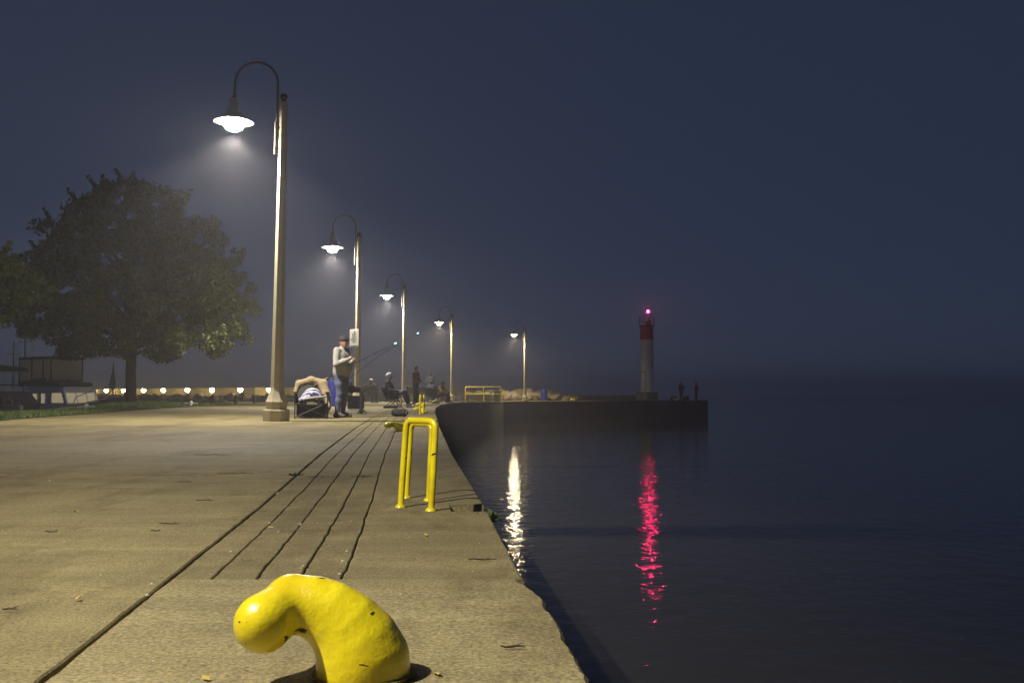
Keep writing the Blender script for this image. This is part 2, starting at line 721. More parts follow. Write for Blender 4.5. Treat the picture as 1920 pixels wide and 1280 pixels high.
WJ = 1.37          # coping strip width from the long joint to the water edge
OFF = [1.37, 1.205, 1.035, .865, .70]


def slab(rows, m, tone=1.0, zo=0.0, th=.12, bev=.006):
    o = rows_mesh(rows, lambda y: gz(y) + zo, lambda y: gz(y) - th, bev).build('slab', m, pier)
    o.color = (tone, tone, tone * .985, 1)
    return o


# left deck, one slab after another
cuts = [-6, 8.44, 13.0, 17.8] + [17.8 + 4.7 * i for i in range(1, 15)]
tones = [1.0, 1.02, .84, 1.04, 1.0, .93, 1.04]
for i, (a, b_) in enumerate(zip(cuts, cuts[1:])):
    g = .006 if i else 0
    step = .06 if a < 8 else (.2 if a < 16 else .8)
    yy = frange(a + g, b_ - .006, step)
    if a < 0:
        yy = frange(-6, 1.5, .5) + frange(1.55, b_ - .006, .05)
    amp = .010
    rw = [(y, interp(LX, y), ex(y) - WJ - .009 - (.003 if y < 4.5 else .0) - jit(1, y, amp * .6)) for y in yy]
    slab(rw, CONC, tones[i % 7], 0.002 * ((i * 3) % 4))

# nearest plain coping slab with the chipped edge
yy = frange(-6, 1.4, .4) + frange(1.42, 4.022, .025)
slab([(y, ex(y) - WJ + .007 + jit(2, y, .006), edge_x(y)) for y in yy], CONC_R, 1.02, .006, bev=.012)
# strips with narrow joints between, then the wide edge slab with the ladder notch
tcut = [4.035, 8.30, 12.9, 18.35, 24.5, 30.5, 36.5, 42.5]
for j, (a, b_) in enumerate(zip(tcut, tcut[1:])):
    st = .05 if a < 9 else (.12 if a < 13 else .4)
    for k in range(4):
        yy = frange(a + .004, b_ - .008, st)
        rw = []
        for y in yy:
            gl = .008 if k == 0 else .0035 + .004 * max(0, mnoise.noise(Vector((k * 5.1, y * 1.3, 4))))
            gr = .0035 + .004 * max(0, mnoise.noise(Vector((k * 5.1 + 9, y * 1.1, 4))))
            xl = ex(y) - OFF[k] + gl + jit(20 + k, y, .008 if k else .005, 2.2)
            xr = ex(y) - OFF[k + 1] - gr + jit(21 + k, y, .008, 2.2)
            rw.append((y, xl, xr))
        slab(rw, CONC, [.90, .84, .88, .86][(k + j) % 4], .001 * ((k * 7 + j) % 3), bev=.004)
    yy = frange(a + .004, b_ - .008, st)
    rw = notch_rows(yy, lambda y: ex(y) - OFF[4] + .0045 + jit(24, y, .008, 2.2), edge_x, NOTCH[2])
    slab(rw, CONC, [.93, .90, .95][j % 3], .003, bev=.008)
far = [42.5, 48, 54, 60, 66, 72, 78, 83, 88]
for j, (a, b_) in enumerate(zip(far, far[1:])):
    yy = frange(a, b_ - .02, .8)
    slab([(y, ex(y) - WJ + .02, ex(y)) for y in yy], CONC, [.95, 1.02, .9][j % 3], .002)
# deck beyond the last left slab
yy = frange(cuts[-1] + .01, 88, .9)
slab([(y, interp(LX, y), ex(y) - WJ - .02) for y in yy], CONC, .97)

# far arm of the pier turning right towards the lighthouse
A0, A1 = Vector((-.7, 88, 0)), Vector((18.9, 100, 0))
dv = (A1 - A0).normalized()
nv = Vector((-dv.y, dv.x, 0))
B0, B1 = A0 + nv * 8 - dv * 10, A1 + nv * 8
poly = [(A0.x - 1, A0.y + .01), (A0.x, A0.y + .01), (A1.x, A1.y), (B1.x, B1.y), (B0.x, B0.y), (-11.6, 88.01)]
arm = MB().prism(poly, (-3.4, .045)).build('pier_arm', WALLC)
tag(arm, 'far arm of the concrete pier carrying the lighthouse', None, kind='structure')
nseg = 7
for i in range(nseg):
    a = A0 + (A1 - A0) * (i / nseg) + dv * .02
    c = A0 + (A1 - A0) * ((i + 1) / nseg) - dv * .02
    p4 = [a - nv * .03, c - nv * .03, c + nv * 7.9, a + nv * 7.9]
    o = MB().prism([(p.x, p.y) for p in p4], (.05, .085)).build('slab', CONC, arm)
    t = [1, .95, 1.04, .92][i % 4]
    o.color = (t, t, t, 1)
    o2 = MB().prism([(p.x, p.y) for p in (a - nv * .05, c - nv * .05, c + nv * .2, a + nv * .2)], (-1.15, -1.02)).build('fender_beam', WALLC, arm)
    o3 = MB().prism([(p.x, p.y) for p in (a - nv * .04, a - nv * .04 + dv * .10, a + nv * .1 + dv * .10, a + nv * .1)], (-3.0, .03)).build('pilaster', WALLC, arm)


# ------------------------------------------------------------------ lamp posts
def make_lamp(label, loc, lean=0.0, lc=LAMP_COL):
    t = thing('lamp_post', label, 'lamp post', loc, 0, 'lamp posts along the pier')
    t.rotation_euler = (0, lean, 0)
    oc = R(8)
    MB().lathe([(.262, -.1), (.262, .20), (.250, .225), (.20, .228)], 8, smooth=False, rot=oc).build('plinth', POLE, t)
    MB().lathe([(.195, .22), (.205, .245), (.205, .265), (.215, .33), (.222, .355), (.222, .375), (.20, .385)], 8, smooth=False, rot=oc).build('collar', POLE, t)
    MB().lathe([(.212, .38), (.19, .43), (.165, .50), (.14, .58), (.128, .64)], 8, smooth=False, rot=oc).build('flare', POLE, t)
    MB().lathe([(.128, .635), (.122, 1.2), (.098, 4.0), (.08, 6.18), (.05, 6.20)], 8, smooth=False, rot=oc).build('pole', POLE, t)
    MB().lathe([(.05, 6.19), (.05, 6.22)], 12).ball((0, 0, 6.29), .078, 8).build('finial_ball', DARKM, t)
    pts = [(-.125, 0, 5.18), (-.125, 0, 5.5), (-.125, 0, 6.0), (-.125, 0, 6.55)]
    for i in range(1, 16):
        q = math.pi * i / 16
        pts.append((-.125 - .42 + .42 * math.cos(q), 0, 6.55 + .42 * math.sin(q)))
    pts += [(-.965, 0, 6.55), (-.965, 0, 6.28)]
    a = MB().tube(pts, .025, 8)
    a.tube([(-.135, 0, 5.16), (-.135, 0, 5.80)], .038, 10)
    a.build('gooseneck_arm', STEEL, t)
    for z in (5.28, 5.68):
        MB().box((-.09, 0, z), (.14, .10, .05), bev=.006).build('bracket', STEEL, t)
    MB().lathe([(.03, 6.24), (.036, 6.26), (.05, 6.28), (.036, 6.31), (.03, 6.36)], 12, (-.965, 0, 0)).build('coupling', STEEL, t)
    MB().lathe([(.03, 6.26), (.095, 6.245), (.105, 6.23), (.118, 6.0), (.13, 5.975)], 20, (-.965, 0, 0)).build('ballast_housing', SHADE, t)
    prof = [(.10, 5.99), (.165, 5.965), (.20, 5.93), (.235, 5.88), (.30, 5.835), (.385, 5.80), (.39, 5.785), (.38, 5.785),
            (.295, 5.822), (.225, 5.868), (.19, 5.92), (.155, 5.95), (.06, 5.965)]
    MB().lathe(prof, 32, (-.965, 0, 0), caps=False).build('shade', SHADE, t)
    bprof = [(.07, 5.955), (.135, 5.92), (.19, 5.85), (.20, 5.78), (.19, 5.71), (.15, 5.65), (.08, 5.612), (.001, 5.60)]
    MB().lathe(bprof, 20, (-.965, 0, 0)).build('globe', BULB if lc == LAMP_COL else BULB2, t)
    ld = bpy.data.lights.new('lamp_light', 'SPOT')
    ld.energy = LAMP_W
    ld.color = lc
    ld.spot_size = R(134)
    ld.spot_blend = .30
    ld.shadow_soft_size = .05
    lo = bpy.data.objects.new('lamp_light', ld)
    link(lo, t)
    lo.location = (-.965, 0, 5.52)
    ld = bpy.data.lights.new('lamp_spill', 'SPOT')      # wide spill of the bare globe below the shade rim
    ld.energy = LAMP_SPILL
    ld.color = lc
    ld.spot_size = R(176)
    ld.spot_blend = .12
    ld.shadow_soft_size = .08
    lo = bpy.data.objects.new('lamp_spill', ld)
    link(lo, t)
    lo.location = (-.965, 0, 5.50)
    return t


LAMPS = [(None, 'tall lamp post standing beside the camera, left of the yellow bollard'),
         ((519, 19.9), 'nearest tall concrete lamp post in view, bright gooseneck lantern left of the folding chair'),
         ((670, 37.4), 'lamp post carrying the white notice, behind the standing man'),
         ((757, 56.0), 'third lamp post along the pier, behind the seated angler in the pale hat'),
         ((847, 76.0), 'lamp post left of the yellow railing'),
         ((984, 90.0), 'farthest lamp post, among the pale boulders before the lighthouse')]
for pos, lab in LAMPS:
    if pos is None:
        make_lamp(lab, (-3.1, 1.3, gz(1.3)))
    else:
        make_lamp(lab, (PX(pos[0], pos[1]), pos[1], gz(pos[1])), R(.75) if pos[1] < 25 else R(.3), LAMP_COL if pos[1] < 60 else LAMP_COL_OLD)


# ------------------------------------------------------------------ mooring bollards
cl = [(0, -.03, .122), (-.004, .04, .117), (-.020, .085, .102), (-.050, .125, .090), (-.090, .158, .080), (-.135, .178, .073), (-.190, .188, .065)]
bp_ = [('c', (a_[0], 0, a_[1]), (c_[0], 0, c_[1]), a_[2], c_[2], .02) for a_, c_ in zip(cl, cl[1:])]
bp_ += [('c', (-.195, .0, .185), (-.240, -.090, .155), .064, .0745, .022), ('c', (-.190, .02, .188), (-.206, .10, .186), .060, .055, .03)]
bol_me = sdf_mesh('body', bp_, .006, .028)
bol_me.materials.append(YEL)
pl = MB()
npt = 40
prof_v, prof_f = [(0, 0, .012)], []
for i in range(npt):
    q = 2 * math.pi * i / npt
    r = .136 + .010 * mnoise.noise(Vector((math.cos(q) * 2, math.sin(q) * 2, 3))) + .008 * mnoise.noise(Vector((math.cos(q) * 7, math.sin(q) * 7, 8)))
    prof_v.append((r * math.cos(q), r * math.sin(q), .010))
for i in range(npt):
    prof_f.append((0, 1 + i, 1 + (i + 1) % npt))
plate_me = MB().add(prof_v, prof_f).mesh('base_plate')
plate_me.materials.append(mat('paint_spill', (.24, .19, .03), .95, spec=.1, col2=(.10, .085, .05), thr=(.42, .58), scale=30))
BOLL = [(2.72, .545, 'large yellow painted mooring bollard with a hooked head in the foreground'),
        (15.7, .60, 'yellow bollard just behind the near grab rails'),
        (26.9, .30, 'yellow bollard in shade beside the distant grab rail'),
        (38.5, .55, 'yellow bollard right of the standing person in the rust jacket'),
        (51.5, .62, 'yellow bollard at the foot of the lamp post left of the railing'),
        (69, .25, 'small pale yellow bollard under the yellow railing'),
        ]
for y, off, lab in BOLL:
    t = thing('mooring_bollard', lab, 'bollard', (ex(y) - off, y, gz(y) + .006), R(0 if y < 5 else 4), 'yellow mooring bollards along the pier edge')
    if y > 5:
        t.scale = (.85, .85, .58)
    meshobj('body', bol_me, None, t)
    meshobj('base_plate', plate_me, None, t)
for s, lab in ((.33, 'pale bollard on the pier arm beside the blue barrel'), (.845, 'small lit bollard in front of the lighthouse base')):
    p = A0 + (A1 - A0) * s + nv * .5
    t = thing('mooring_bollard', lab, 'bollard', (p.x, p.y, .086), R(20), 'yellow mooring bollards along the pier edge')
    t.scale = (1.1, 1.1, .9)
    meshobj('body', bol_me, None, t)
    meshobj('base_plate', plate_me, None, t)


# ------------------------------------------------------------------ ladder grab rails
def grab_rail(label, p0, p1, h, lean=.035, r=.0195, collar=True):
    p0, p1 = Vector(p0), Vector(p1)
    t = thing('grab_rail', label, 'grab rail', p0, 0, 'yellow ladder grab rails')
    d = p1 - p0
    L = Vector((lean, 0, 0))
    u = d.normalized()
    c = .045
    pts = [Vector((0, 0, -.05)), Vector((0, 0, .1)) + L * .1 / h]
    top0 = L + Vector((0, 0, h))
    top1 = d + L * .8 + Vector((0, 0, h))
    k = 5
    down0 = (Vector((0, 0, 0)) - top0).normalized()
    for i in range(k + 1):
        q = i / k * math.pi / 2
        pts.append(top0 + down0 * c * (1 - math.sin(q)) + u * c * (1 - math.cos(q)))
    down1 = (d - top1).normalized()
    for i in range(k + 1):
        q = i / k * math.pi / 2
        pts.append(top1 - u * c * (1 - math.sin(q)) + down1 * c * (1 - math.cos(q)))
    pts.append(d + Vector((0, 0, -.05)))
    MB().tube(pts, r, 14).build('hoop', YELR, t)
    for q in (Vector((0, 0, 0)), d):
        MB().lathe([(r + .014, .0), (r + .010, .012), (r + .001, .018)], 14, q).build('foot_ring', YELR, t)
    return t


grab_rail('nearer of two yellow tubular grab rails by the ladder notch', (-.675, 6.30, gz(6.3) + .004), (-.478, 6.13, gz(6.13) + .004), .525)
grab_rail('yellow tubular grab rail standing just behind the nearer one at the ladder notch', (-.690, 6.80, gz(6.8) + .004), (-.535, 6.64, gz(6.64) + .004), .485, .03, .017)
e26 = ex(26)
grab_rail('small distant yellow grab rail, left of a pair beside the shaded bollard', (PX(788, 26), 26, gz(26)), (PX(788, 26) + .03, 25.6, gz(26)), .46, .01, .022)
grab_rail('small distant yellow grab rail, right of a pair beside the shaded bollard', (PX(794.5, 26.2), 26.2, gz(26)), (PX(794.5, 26.2) + .03, 25.8, gz(26)), .46, .01, .022)

# boarding ladder in the notch
lx_ = ex(6.28) - .14
t = thing('boarding_ladder', 'steel boarding ladder set in the notch of the pier edge', 'ladder', (lx_, 6.28, -1.6))
for s in (-.135, .135):
    MB().tube([(0, s, -1), (0, s, gz(6.28) + 1.52)], .016, 8).build('side_rail', DARKM, t)
for i in range(9):
    MB().tube([(0, -.135, -.9 + i * .29), (0, .135, -.9 + i * .29)], .012, 6).build('rung', DARKM, t)

# ------------------------------------------------------------------ yellow railing near the far end
ry = 77.0
x0, x1 = PX(873, ry), PX(940, ry)
t = thing('safety_railing', 'yellow tubular safety railing at the bend of the pier', 'railing', (x0, ry, gz(ry)))
wd = x1 - x0
hh = 1.08
MB().tube([(0, 0, -.03), (0, 0, hh - .1), (.03, 0, hh - .03), (.1, 0, hh), (wd - .1, 0, hh), (wd - .03, 0, hh - .03), (wd, 0, hh - .1), (wd, 0, -.03)], .035, 8).build('frame', YELR, t)
MB().tube([(wd * .51, 0, -.03), (wd * .51, 0, hh)], .033, 8).build('post', YELR, t)
MB().tube([(0, 0, .55), (wd, 0, .55)], .03, 8).build('mid_rail', YELR, t)


# ------------------------------------------------------------------ boulders and breakwater
def rock_mesh(seed):
    bm = bmesh.new()
    bmesh.ops.create_icosphere(bm, subdivisions=3, radius=.5)
    r = random.Random(seed)
    planes = [(Vector((r.gauss(0, 1), r.gauss(0, 1), r.gauss(0, 1))).normalized(), r.uniform(.27, .42)) for _ in range(13)]
    for v in bm.verts:
        for nrm, d in planes:
            q = v.co.dot(nrm) - d
            if q > 0:
                v.co -= nrm * q * .93
        v.co += v.co.normalized() * .035 * mnoise.noise(v.co * 5 + Vector((seed, 0, 0)))
        v.co.x *= 1.25
        v.co.z *= .85
    me = bpy.data.meshes.new('stone')
    bm.to_mesh(me)
    bm.free()
    return me


ROCK = mat('pale_limestone', (.24, .205, .12), .9, var=.3, scale=5, bump=.9, bscale=14)
ROCKD = mat('dark_armour_stone', (.075, .07, .065), .9, var=.4, scale=4, bump=.9, bscale=12)
rocks = [rock_mesh(i) for i in range(6)]
rocksd = [m_.copy() for m_ in rocks]
for m_ in rocks:
    m_.materials.append(ROCK)
for m_ in rocksd:
    m_.materials.append(ROCKD)


def stone(parent, p, s, dark=False, flat=1.0):
    o = meshobj('stone', rng.choice(rocksd if dark else rocks), None, parent, p, (rng.uniform(-.4, .4), rng.uniform(-.4, .4), rng.uniform(0, 6.3)))
    o.scale = (s * rng.uniform(.85, 1.2), s * rng.uniform(.8, 1.1), s * rng.uniform(.8, 1.05) * flat)
    return o


t = thing('boulder_pile', 'pile of pale lit boulders behind the yellow railing and the farthest lamp post', 'boulders', (0, 0, 0))
spots = [(884, 738, 1.4, 93), (902, 735, 1.5, 93), (918, 733, 1.7, 94), (932, 731, 1.6, 93), (948, 735, 1.6, 92), (962, 738, 1.2, 91.5),
         (976, 733, 1.7, 94), (990, 734, 1.5, 93.5), (1000, 739, 1.1, 92.5), (1010, 736, 1.5, 94.5), (1032, 735, 1.5, 95), (1046, 737, 1.3, 95),
         (1060, 741, 1.1, 96), (1072, 742, 1.0, 96.5), (1084, 743, .8, 97)]
for px, py, s, y in spots:
    y += 4.5
    stone(t, (PX(px, y), y, PZ(py, y) - .25 * s), s * 1.1)
for i in range(34):
    px = rng.uniform(872, 1080)
    y = rng.uniform(95, 98.5)
    if px > 1000:
        y += 2.5
    top = interp([(870, 741), (930, 738), (1000, 741), (1040, 740), (1090, 745)], px)
    stone(t, (PX(px, y), y, PZ(top + rng.uniform(1, 7), y)), rng.uniform(.7, 1.2))

# long rubble breakwater with its low parapet, behind the harbour and the pier
BW = [Vector((-56, 118, 0)), Vector((-36, 98, 0)), Vector((-19, 80.5, 0)), Vector((-13.2, 84, 0)), Vector((-6.5, 93, 0)), Vector((-1, 99, 0))]
t = thing('breakwater', 'long rubble stone breakwater with a low concrete parapet behind the harbour', 'breakwater', (0, 0, 0))
PARA = mat('parapet_concrete', (.17, .15, .11), .85, var=.2, scale=3, bump=.5, bscale=10)


def strip(pts, w0, w1, z0, z1, name, m, parent):
    mb = MB()
    for a, c in zip(pts, pts[1:]):
        d = (c - a).normalized()
        n = Vector((-d.y, d.x, 0))
        if n.y < 0:
            n = -n
        q = [a + n * w0 - d * .04, c + n * w0 + d * .04, c + n * w1 + d * .04, a + n * w1 - d * .04]
        o_ = MB().prism([(p.x, p.y) for p in q], (z0, z1)).build(name, m, parent)
    return o_


strip(BW, 0.6, 6.0, -2.5, .60, 'core', ROCKD, t)
strip(BW, 3.2, 3.6, .55, 1.25, 'parapet_wall', PARA, t)
for a, c in zip(BW, BW[1:]):
    L = (c - a).length
    d = (c - a).normalized()
    n = Vector((-d.y, d.x, 0))
    if n.y < 0:
        n = -n
    for i in range(int(L / .95)):
        for row in range(2):
            p = a + d * (i * .95 + rng.uniform(-.3, .3)) - n * (rng.uniform(-.6, -.1) if row else rng.uniform(.2, .7))
            if row == 0 and p.x > -14.5:
                continue
            stone(t, (p.x, p.y, .20 + rng.uniform(-.1, .12) if row else -.35 + rng.uniform(-.2, .1)), rng.uniform(1.0, 1.45), True)

GLOW = mat('path_light_lit', (1, 1, 1), .4, emit=(1.0, .72, .24), estr=90.0)
lp = [(140, 113), (168, 109.5), (200, 105.7), (232, 102.2), (270, 98.3), (307, 95), (352, 91.2), (398, 87.8), (451, 84), (505, 80.8)]
ordn = ['first', 'second', 'third', 'fourth', 'fifth', 'sixth', 'seventh', 'eighth', 'ninth', 'tenth']
places = ['glowing path light seen through the trawler windscreen', 'glowing path light just right of the trawler cabin', 'glowing path light over the trawler bow rail',
          'glowing path light left of the tree trunk', 'glowing path light just right of the tree trunk', 'second glowing path light right of the tree trunk',
          'third glowing path light right of the tree trunk', 'fourth glowing path light right of the tree trunk', 'last full glowing path light left of the nearest lamp post',
          'glowing path light half hidden by the nearest lamp post']
for (px, y), lab in zip(lp, places):
    y += 1.8
    x = PX(px, y)
    t2 = thing('path_light', lab, 'light', (x, y, .60), 0, 'row of path lights on the breakwater')
    MB().lathe([(.09, -.02), (.09, .04), (.06, .06), (.055, .30), (.08, .32)], 10).build('post', DARKM, t2)
    MB().ball((0, 0, .46), .20, 8).build('globe', GLOW, t2)
    MB().lathe([(.16, .58), (.17, .60), (.05, .66)], 12).build('cap', DARKM, t2)
    ld = bpy.data.lights.new('path_glow', 'POINT')
    ld.energy = 60
    ld.color = (1.0, .78, .38)
    ld.shadow_soft_size = .05
    lo = link(bpy.data.objects.new('path_glow', ld), t2)
    lo.location = (0, -.25, .46)

# ------------------------------------------------------------------ lighthouse
ly = 103.5
lx0 = PX(1213, ly)
LW = mat('lighthouse_white', (.74, .73, .64), .6, var=.16, scale=1.6, bump=.3, bscale=9, stretch=(1, 1, .5))
LR = mat('lighthouse_red', (.40, .040, .022), .55, var=.25, scale=2.5)
t = thing('lighthouse', 'slim white lighthouse with red top and red beacon at the pier end', 'lighthouse', (lx0, ly, .085))
MB().box((0, 0, .40), (1.56, 1.56, .86), rz=R(38), bev=.03).build('plinth', mat('plinth_concrete', (.26, .23, .17), .85, var=.25, scale=2, bump=.5, bscale=8), t)
MB().lathe([(.70, .83), (.675, 1.2), (.665, 6.03)], 40).build('tower', LW, t)
MB().lathe([(.669, 6.03), (.668, 7.35)], 40).build('red_band', LR, t)
MB().lathe([(.60, 7.34), (.80, 7.37), (.80, 7.45), (.60, 7.46)], 32).build('gallery', DARKM, t)
d_ = MB()
for i in range(2):
    pass
q0, q1 = R(205), R(250)
vs = []
for q in (q0, (q0 + q1) / 2, q1):
    for z in (1.05, 2.75):
        vs.append((.70 * math.cos(q), .70 * math.sin(q), z))
vs += [(.64 * math.cos(q), .64 * math.sin(q), z) for q in (q0, (q0 + q1) / 2, q1) for z in (1.05, 2.75)]
door = MB().add(vs, [(0, 2, 3, 1), (2, 4, 5, 3), (0, 1, 7, 6), (4, 10, 11, 5), (1, 3, 9, 7), (3, 5, 11, 9), (0, 6, 8, 2), (2, 8, 10, 4)]).build('door', LW, t)
fr = MB()
for q in (q0 - .03, q1 + .03):
    fr.tube([(.695 * math.cos(q), .695 * math.sin(q), 1.0), (.695 * math.cos(q), .695 * math.sin(q), 2.8)], .022, 6)
for z in (1.0, 2.8):
    fr.tube([(.70 * math.cos(q), .70 * math.sin(q), z) for q in (q0 - .03, (q0 + q1) / 2, q1 + .03)], .022, 6)
fr.build('frame', DARKM, door)
MB().ball((.72 * math.cos(q0 + .3), .72 * math.sin(q0 + .3), 1.85), .05, 5).build('handle', DARKM, door)
gr = thing('gallery_railing', None, None)
gr = None
for i in range(8):
    q = 2 * math.pi * (i + .5) / 8
    MB().tube([(.78 * math.cos(q), .78 * math.sin(q), 7.40), (.78 * math.cos(q), .78 * math.sin(q), 8.36)], .022, 6).build('railing_post', DARKM, t)
for z in (7.9, 8.35):
    MB().tube([(.78 * math.cos(2 * math.pi * i / 24), .78 * math.sin(2 * math.pi * i / 24), z) for i in range(25)], .02, 6, caps=False).build('rail', DARKM, t)
MB().prism([(-.1, 7.44), (.45, 7.44), (.45, 7.75), (.28, 7.93), (.0, 7.93), (-.1, 7.8)], (-.3, .3), 'y').build('hatch', LR, t)
MB().tube([(.15, 0, 7.9), (.15, 0, 8.72)], .04, 8).lathe([(.10, 8.66), (.10, 8.72)], 12, (.15, 0, 0)).build('beacon_mast', DARKM, t)
BEAC = mat('beacon_lit', (1, .1, .2), .4, emit=(1.0, .008, .09), estr=150.0)
MB().ball((.15, 0, 8.86), .15, 8, (1, 1, 1.1)).build('beacon', BEAC, t)
ld = bpy.data.lights.new('beacon_light', 'POINT')
ld.energy = 160
ld.color = (1.0, .03, .16)
ld.shadow_soft_size = .05
lo = link(bpy.data.objects.new('beacon_light', ld), t)
lo.location = (.15, 0, 9.12)
for n_ in [o_ for o_ in bpy.data.objects if o_.name.startswith('gallery_railing')]:
    bpy.data.objects.remove(n_)

yy = 104.5
MB().box(((PX(1078, yy) + PX(1194, yy)) / 2, yy + 1.2, .33), (PX(1194, yy) - PX(1078, yy), .4, .50), bev=.02).build('low_wall', mat('low_wall_concrete', (.12, .10, .075), .9, var=.2, scale=3))
tag(bpy.data.objects['low_wall'], 'low dark wall running along the pier arm to the lighthouse', 'wall')
yy = 89.5
t = thing('concrete_block', 'pale concrete block standing behind the right end of the yellow railing', 'block', (PX(933, yy), yy, gz(yy)))
MB().box((0, 0, .42), (.62, .8, .86), bev=.03).build('block', PARA, t)
MB().box((0, 0, .90), (.72, .9, .09), bev=.015).build('cap', PARA, t)
yy = 88.5
o = MB().box((PX(893, yy), yy, gz(yy) + .33), (2.6, .3, .68), bev=.02).build('low_wall', mat('grey_low_wall', (.20, .18, .14), .9, var=.2, scale=3))
tag(o, 'low grey wall behind the yellow railing', 'wall')

# ------------------------------------------------------------------ grass verge and quay edge on the harbour side
GRASS = mat('grass_soil', (.035, .05, .014), .95, var=.4, scale=9, bump=.8, bscale=60)


def verge_h(x, y):
    d = math.hypot((x + 14.6) / 2.3, (y - 40) / 5.0)
    return .11 * max(0, 1 - d * d) if d < 1 else 0


def verge_w(y):
    return (interp(LO, y) - .75) * min(1, (47.0 - y) / 4 + .02)


ys = frange(4, 46.5, .7)
V, Fc = [], []
NX = 10
for y in ys:
    for k in range(NX):
        x = interp(LX, y) + .05 - verge_w(y) * k / (NX - 1)
        V.append((x, y, gz(y) + .012 + .03 * math.sin(math.pi * k / (NX - 1)) + verge_h(x, y) + .012 * mnoise.noise(Vector((x * 2, y * 2, 0)))))
for i in range(len(ys) - 1):
    for k in range(NX - 1):
        Fc.append((i * NX + k, i * NX + k + 1, (i + 1) * NX + k + 1, (i + 1) * NX + k))
o = MB().add(V, Fc, True).build('grass_verge', GRASS)
tag(o, 'strip of dark grass and earth along the harbour side', None, kind='structure')
GB = mat('grass_blades', (.075, .115, .022), .7, var=.35, scale=3)
N = 22000
yb = nrs.uniform(10, 46, N)
u = nrs.uniform(0.02, .98, N)
xb = np.array([interp(LX, y) + .08 - verge_w(y) * k for y, k in zip(yb, u)])
zb = np.array([gz(y) + .012 + .03 * math.sin(math.pi * k) + verge_h(x, y) for x, y, k in zip(xb, yb, u)])
h = nrs.uniform(.04, .10, N)
a = nrs.uniform(0, 6.28, N)
w = .010
dx, dy = np.cos(a) * w, np.sin(a) * w
lx2, ly2 = nrs.normal(0, .03, N), nrs.normal(0, .03, N)
V = np.stack([np.stack([xb - dx, yb - dy, zb], 1), np.stack([xb + dx, yb + dy, zb], 1), np.stack([xb + lx2, yb + ly2, zb + h], 1)], 1).reshape(-1, 3)
o = meshobj('grass', arrmesh('grass', V, np.arange(3 * N).reshape(-1, 3)), GB)
tag(o, 'short green grass on the verge under the tree', 'grass', kind='stuff')
ys = frange(4, 60, 1.5)
o = rows_mesh([(y, interp(LX, y) - interp(LO, y), interp(LX, y) - interp(LO, y) + .65) for y in ys], lambda y: gz(y) + .03, lambda y: gz(y) - .3, .01).build('quay_coping', CONC)
tag(o, 'narrow concrete quay edge along the harbour', None, kind='structure')
QC = mat('quay_slab_dark', (.11, .10, .08), .9, var=.3, scale=3)
o = rows_mesh([(y, interp(LX, y) - interp(LO, y) + .66, interp(LX, y) - .01) for y in frange(46.6, 74, 1.5)], lambda y: gz(y) - .004, lambda y: gz(y) - .2).build('quay_pavement', CONC)
tag(o, 'plain concrete pavement along the far harbour edge', None, kind='structure')


# ------------------------------------------------------------------ trees
def leaf_mat(name, c0, c1):
    m = bpy.data.materials.new(name)
    m.use_nodes = True
    nt = m.node_tree
    L = nt.links.new
    b = nt.nodes['Principled BSDF']
    b.inputs['Roughness'].default_value = .5
    tc = nnode(nt, 'ShaderNodeTexCoord')
    n = nnode(nt, 'ShaderNodeTexNoise')
    n.inputs['Scale'].default_value = 3.5
    n.inputs['Detail'].default_value = 6
    n.inputs['Roughness'].default_value = .8
    L(tc.outputs['Object'], n.inputs['Vector'])
    r = nnode(nt, 'ShaderNodeValToRGB')
    r.color_ramp.elements[0].position = .35
    r.color_ramp.elements[1].position = .65
    r.color_ramp.elements[0].color = (*c0, 1)
    r.color_ramp.elements[1].color = (*c1, 1)
    L(n.outputs['Fac'], r.inputs['Fac'])
    L(r.outputs['Color'], b.inputs['Base Color'])
    tr = nnode(nt, 'ShaderNodeBsdfTranslucent')
    L(r.outputs['Color'], tr.inputs['Color'])
    mx = nnode(nt, 'ShaderNodeMixShader')
    mx.inputs[0].default_value = .3
    L(b.outputs[0], mx.inputs[1])
    L(tr.outputs[0], mx.inputs[2])
    L(mx.outputs[0], nt.nodes['Material Output'].inputs['Surface'])
    return m


LEAF = leaf_mat('maple_leaves', (.055, .078, .014), (.165, .178, .030))
BARK = mat('bark', (.075, .058, .042), .95, var=.4, scale=7, bump=.9, bscale=30, stretch=(1, 1, .3))


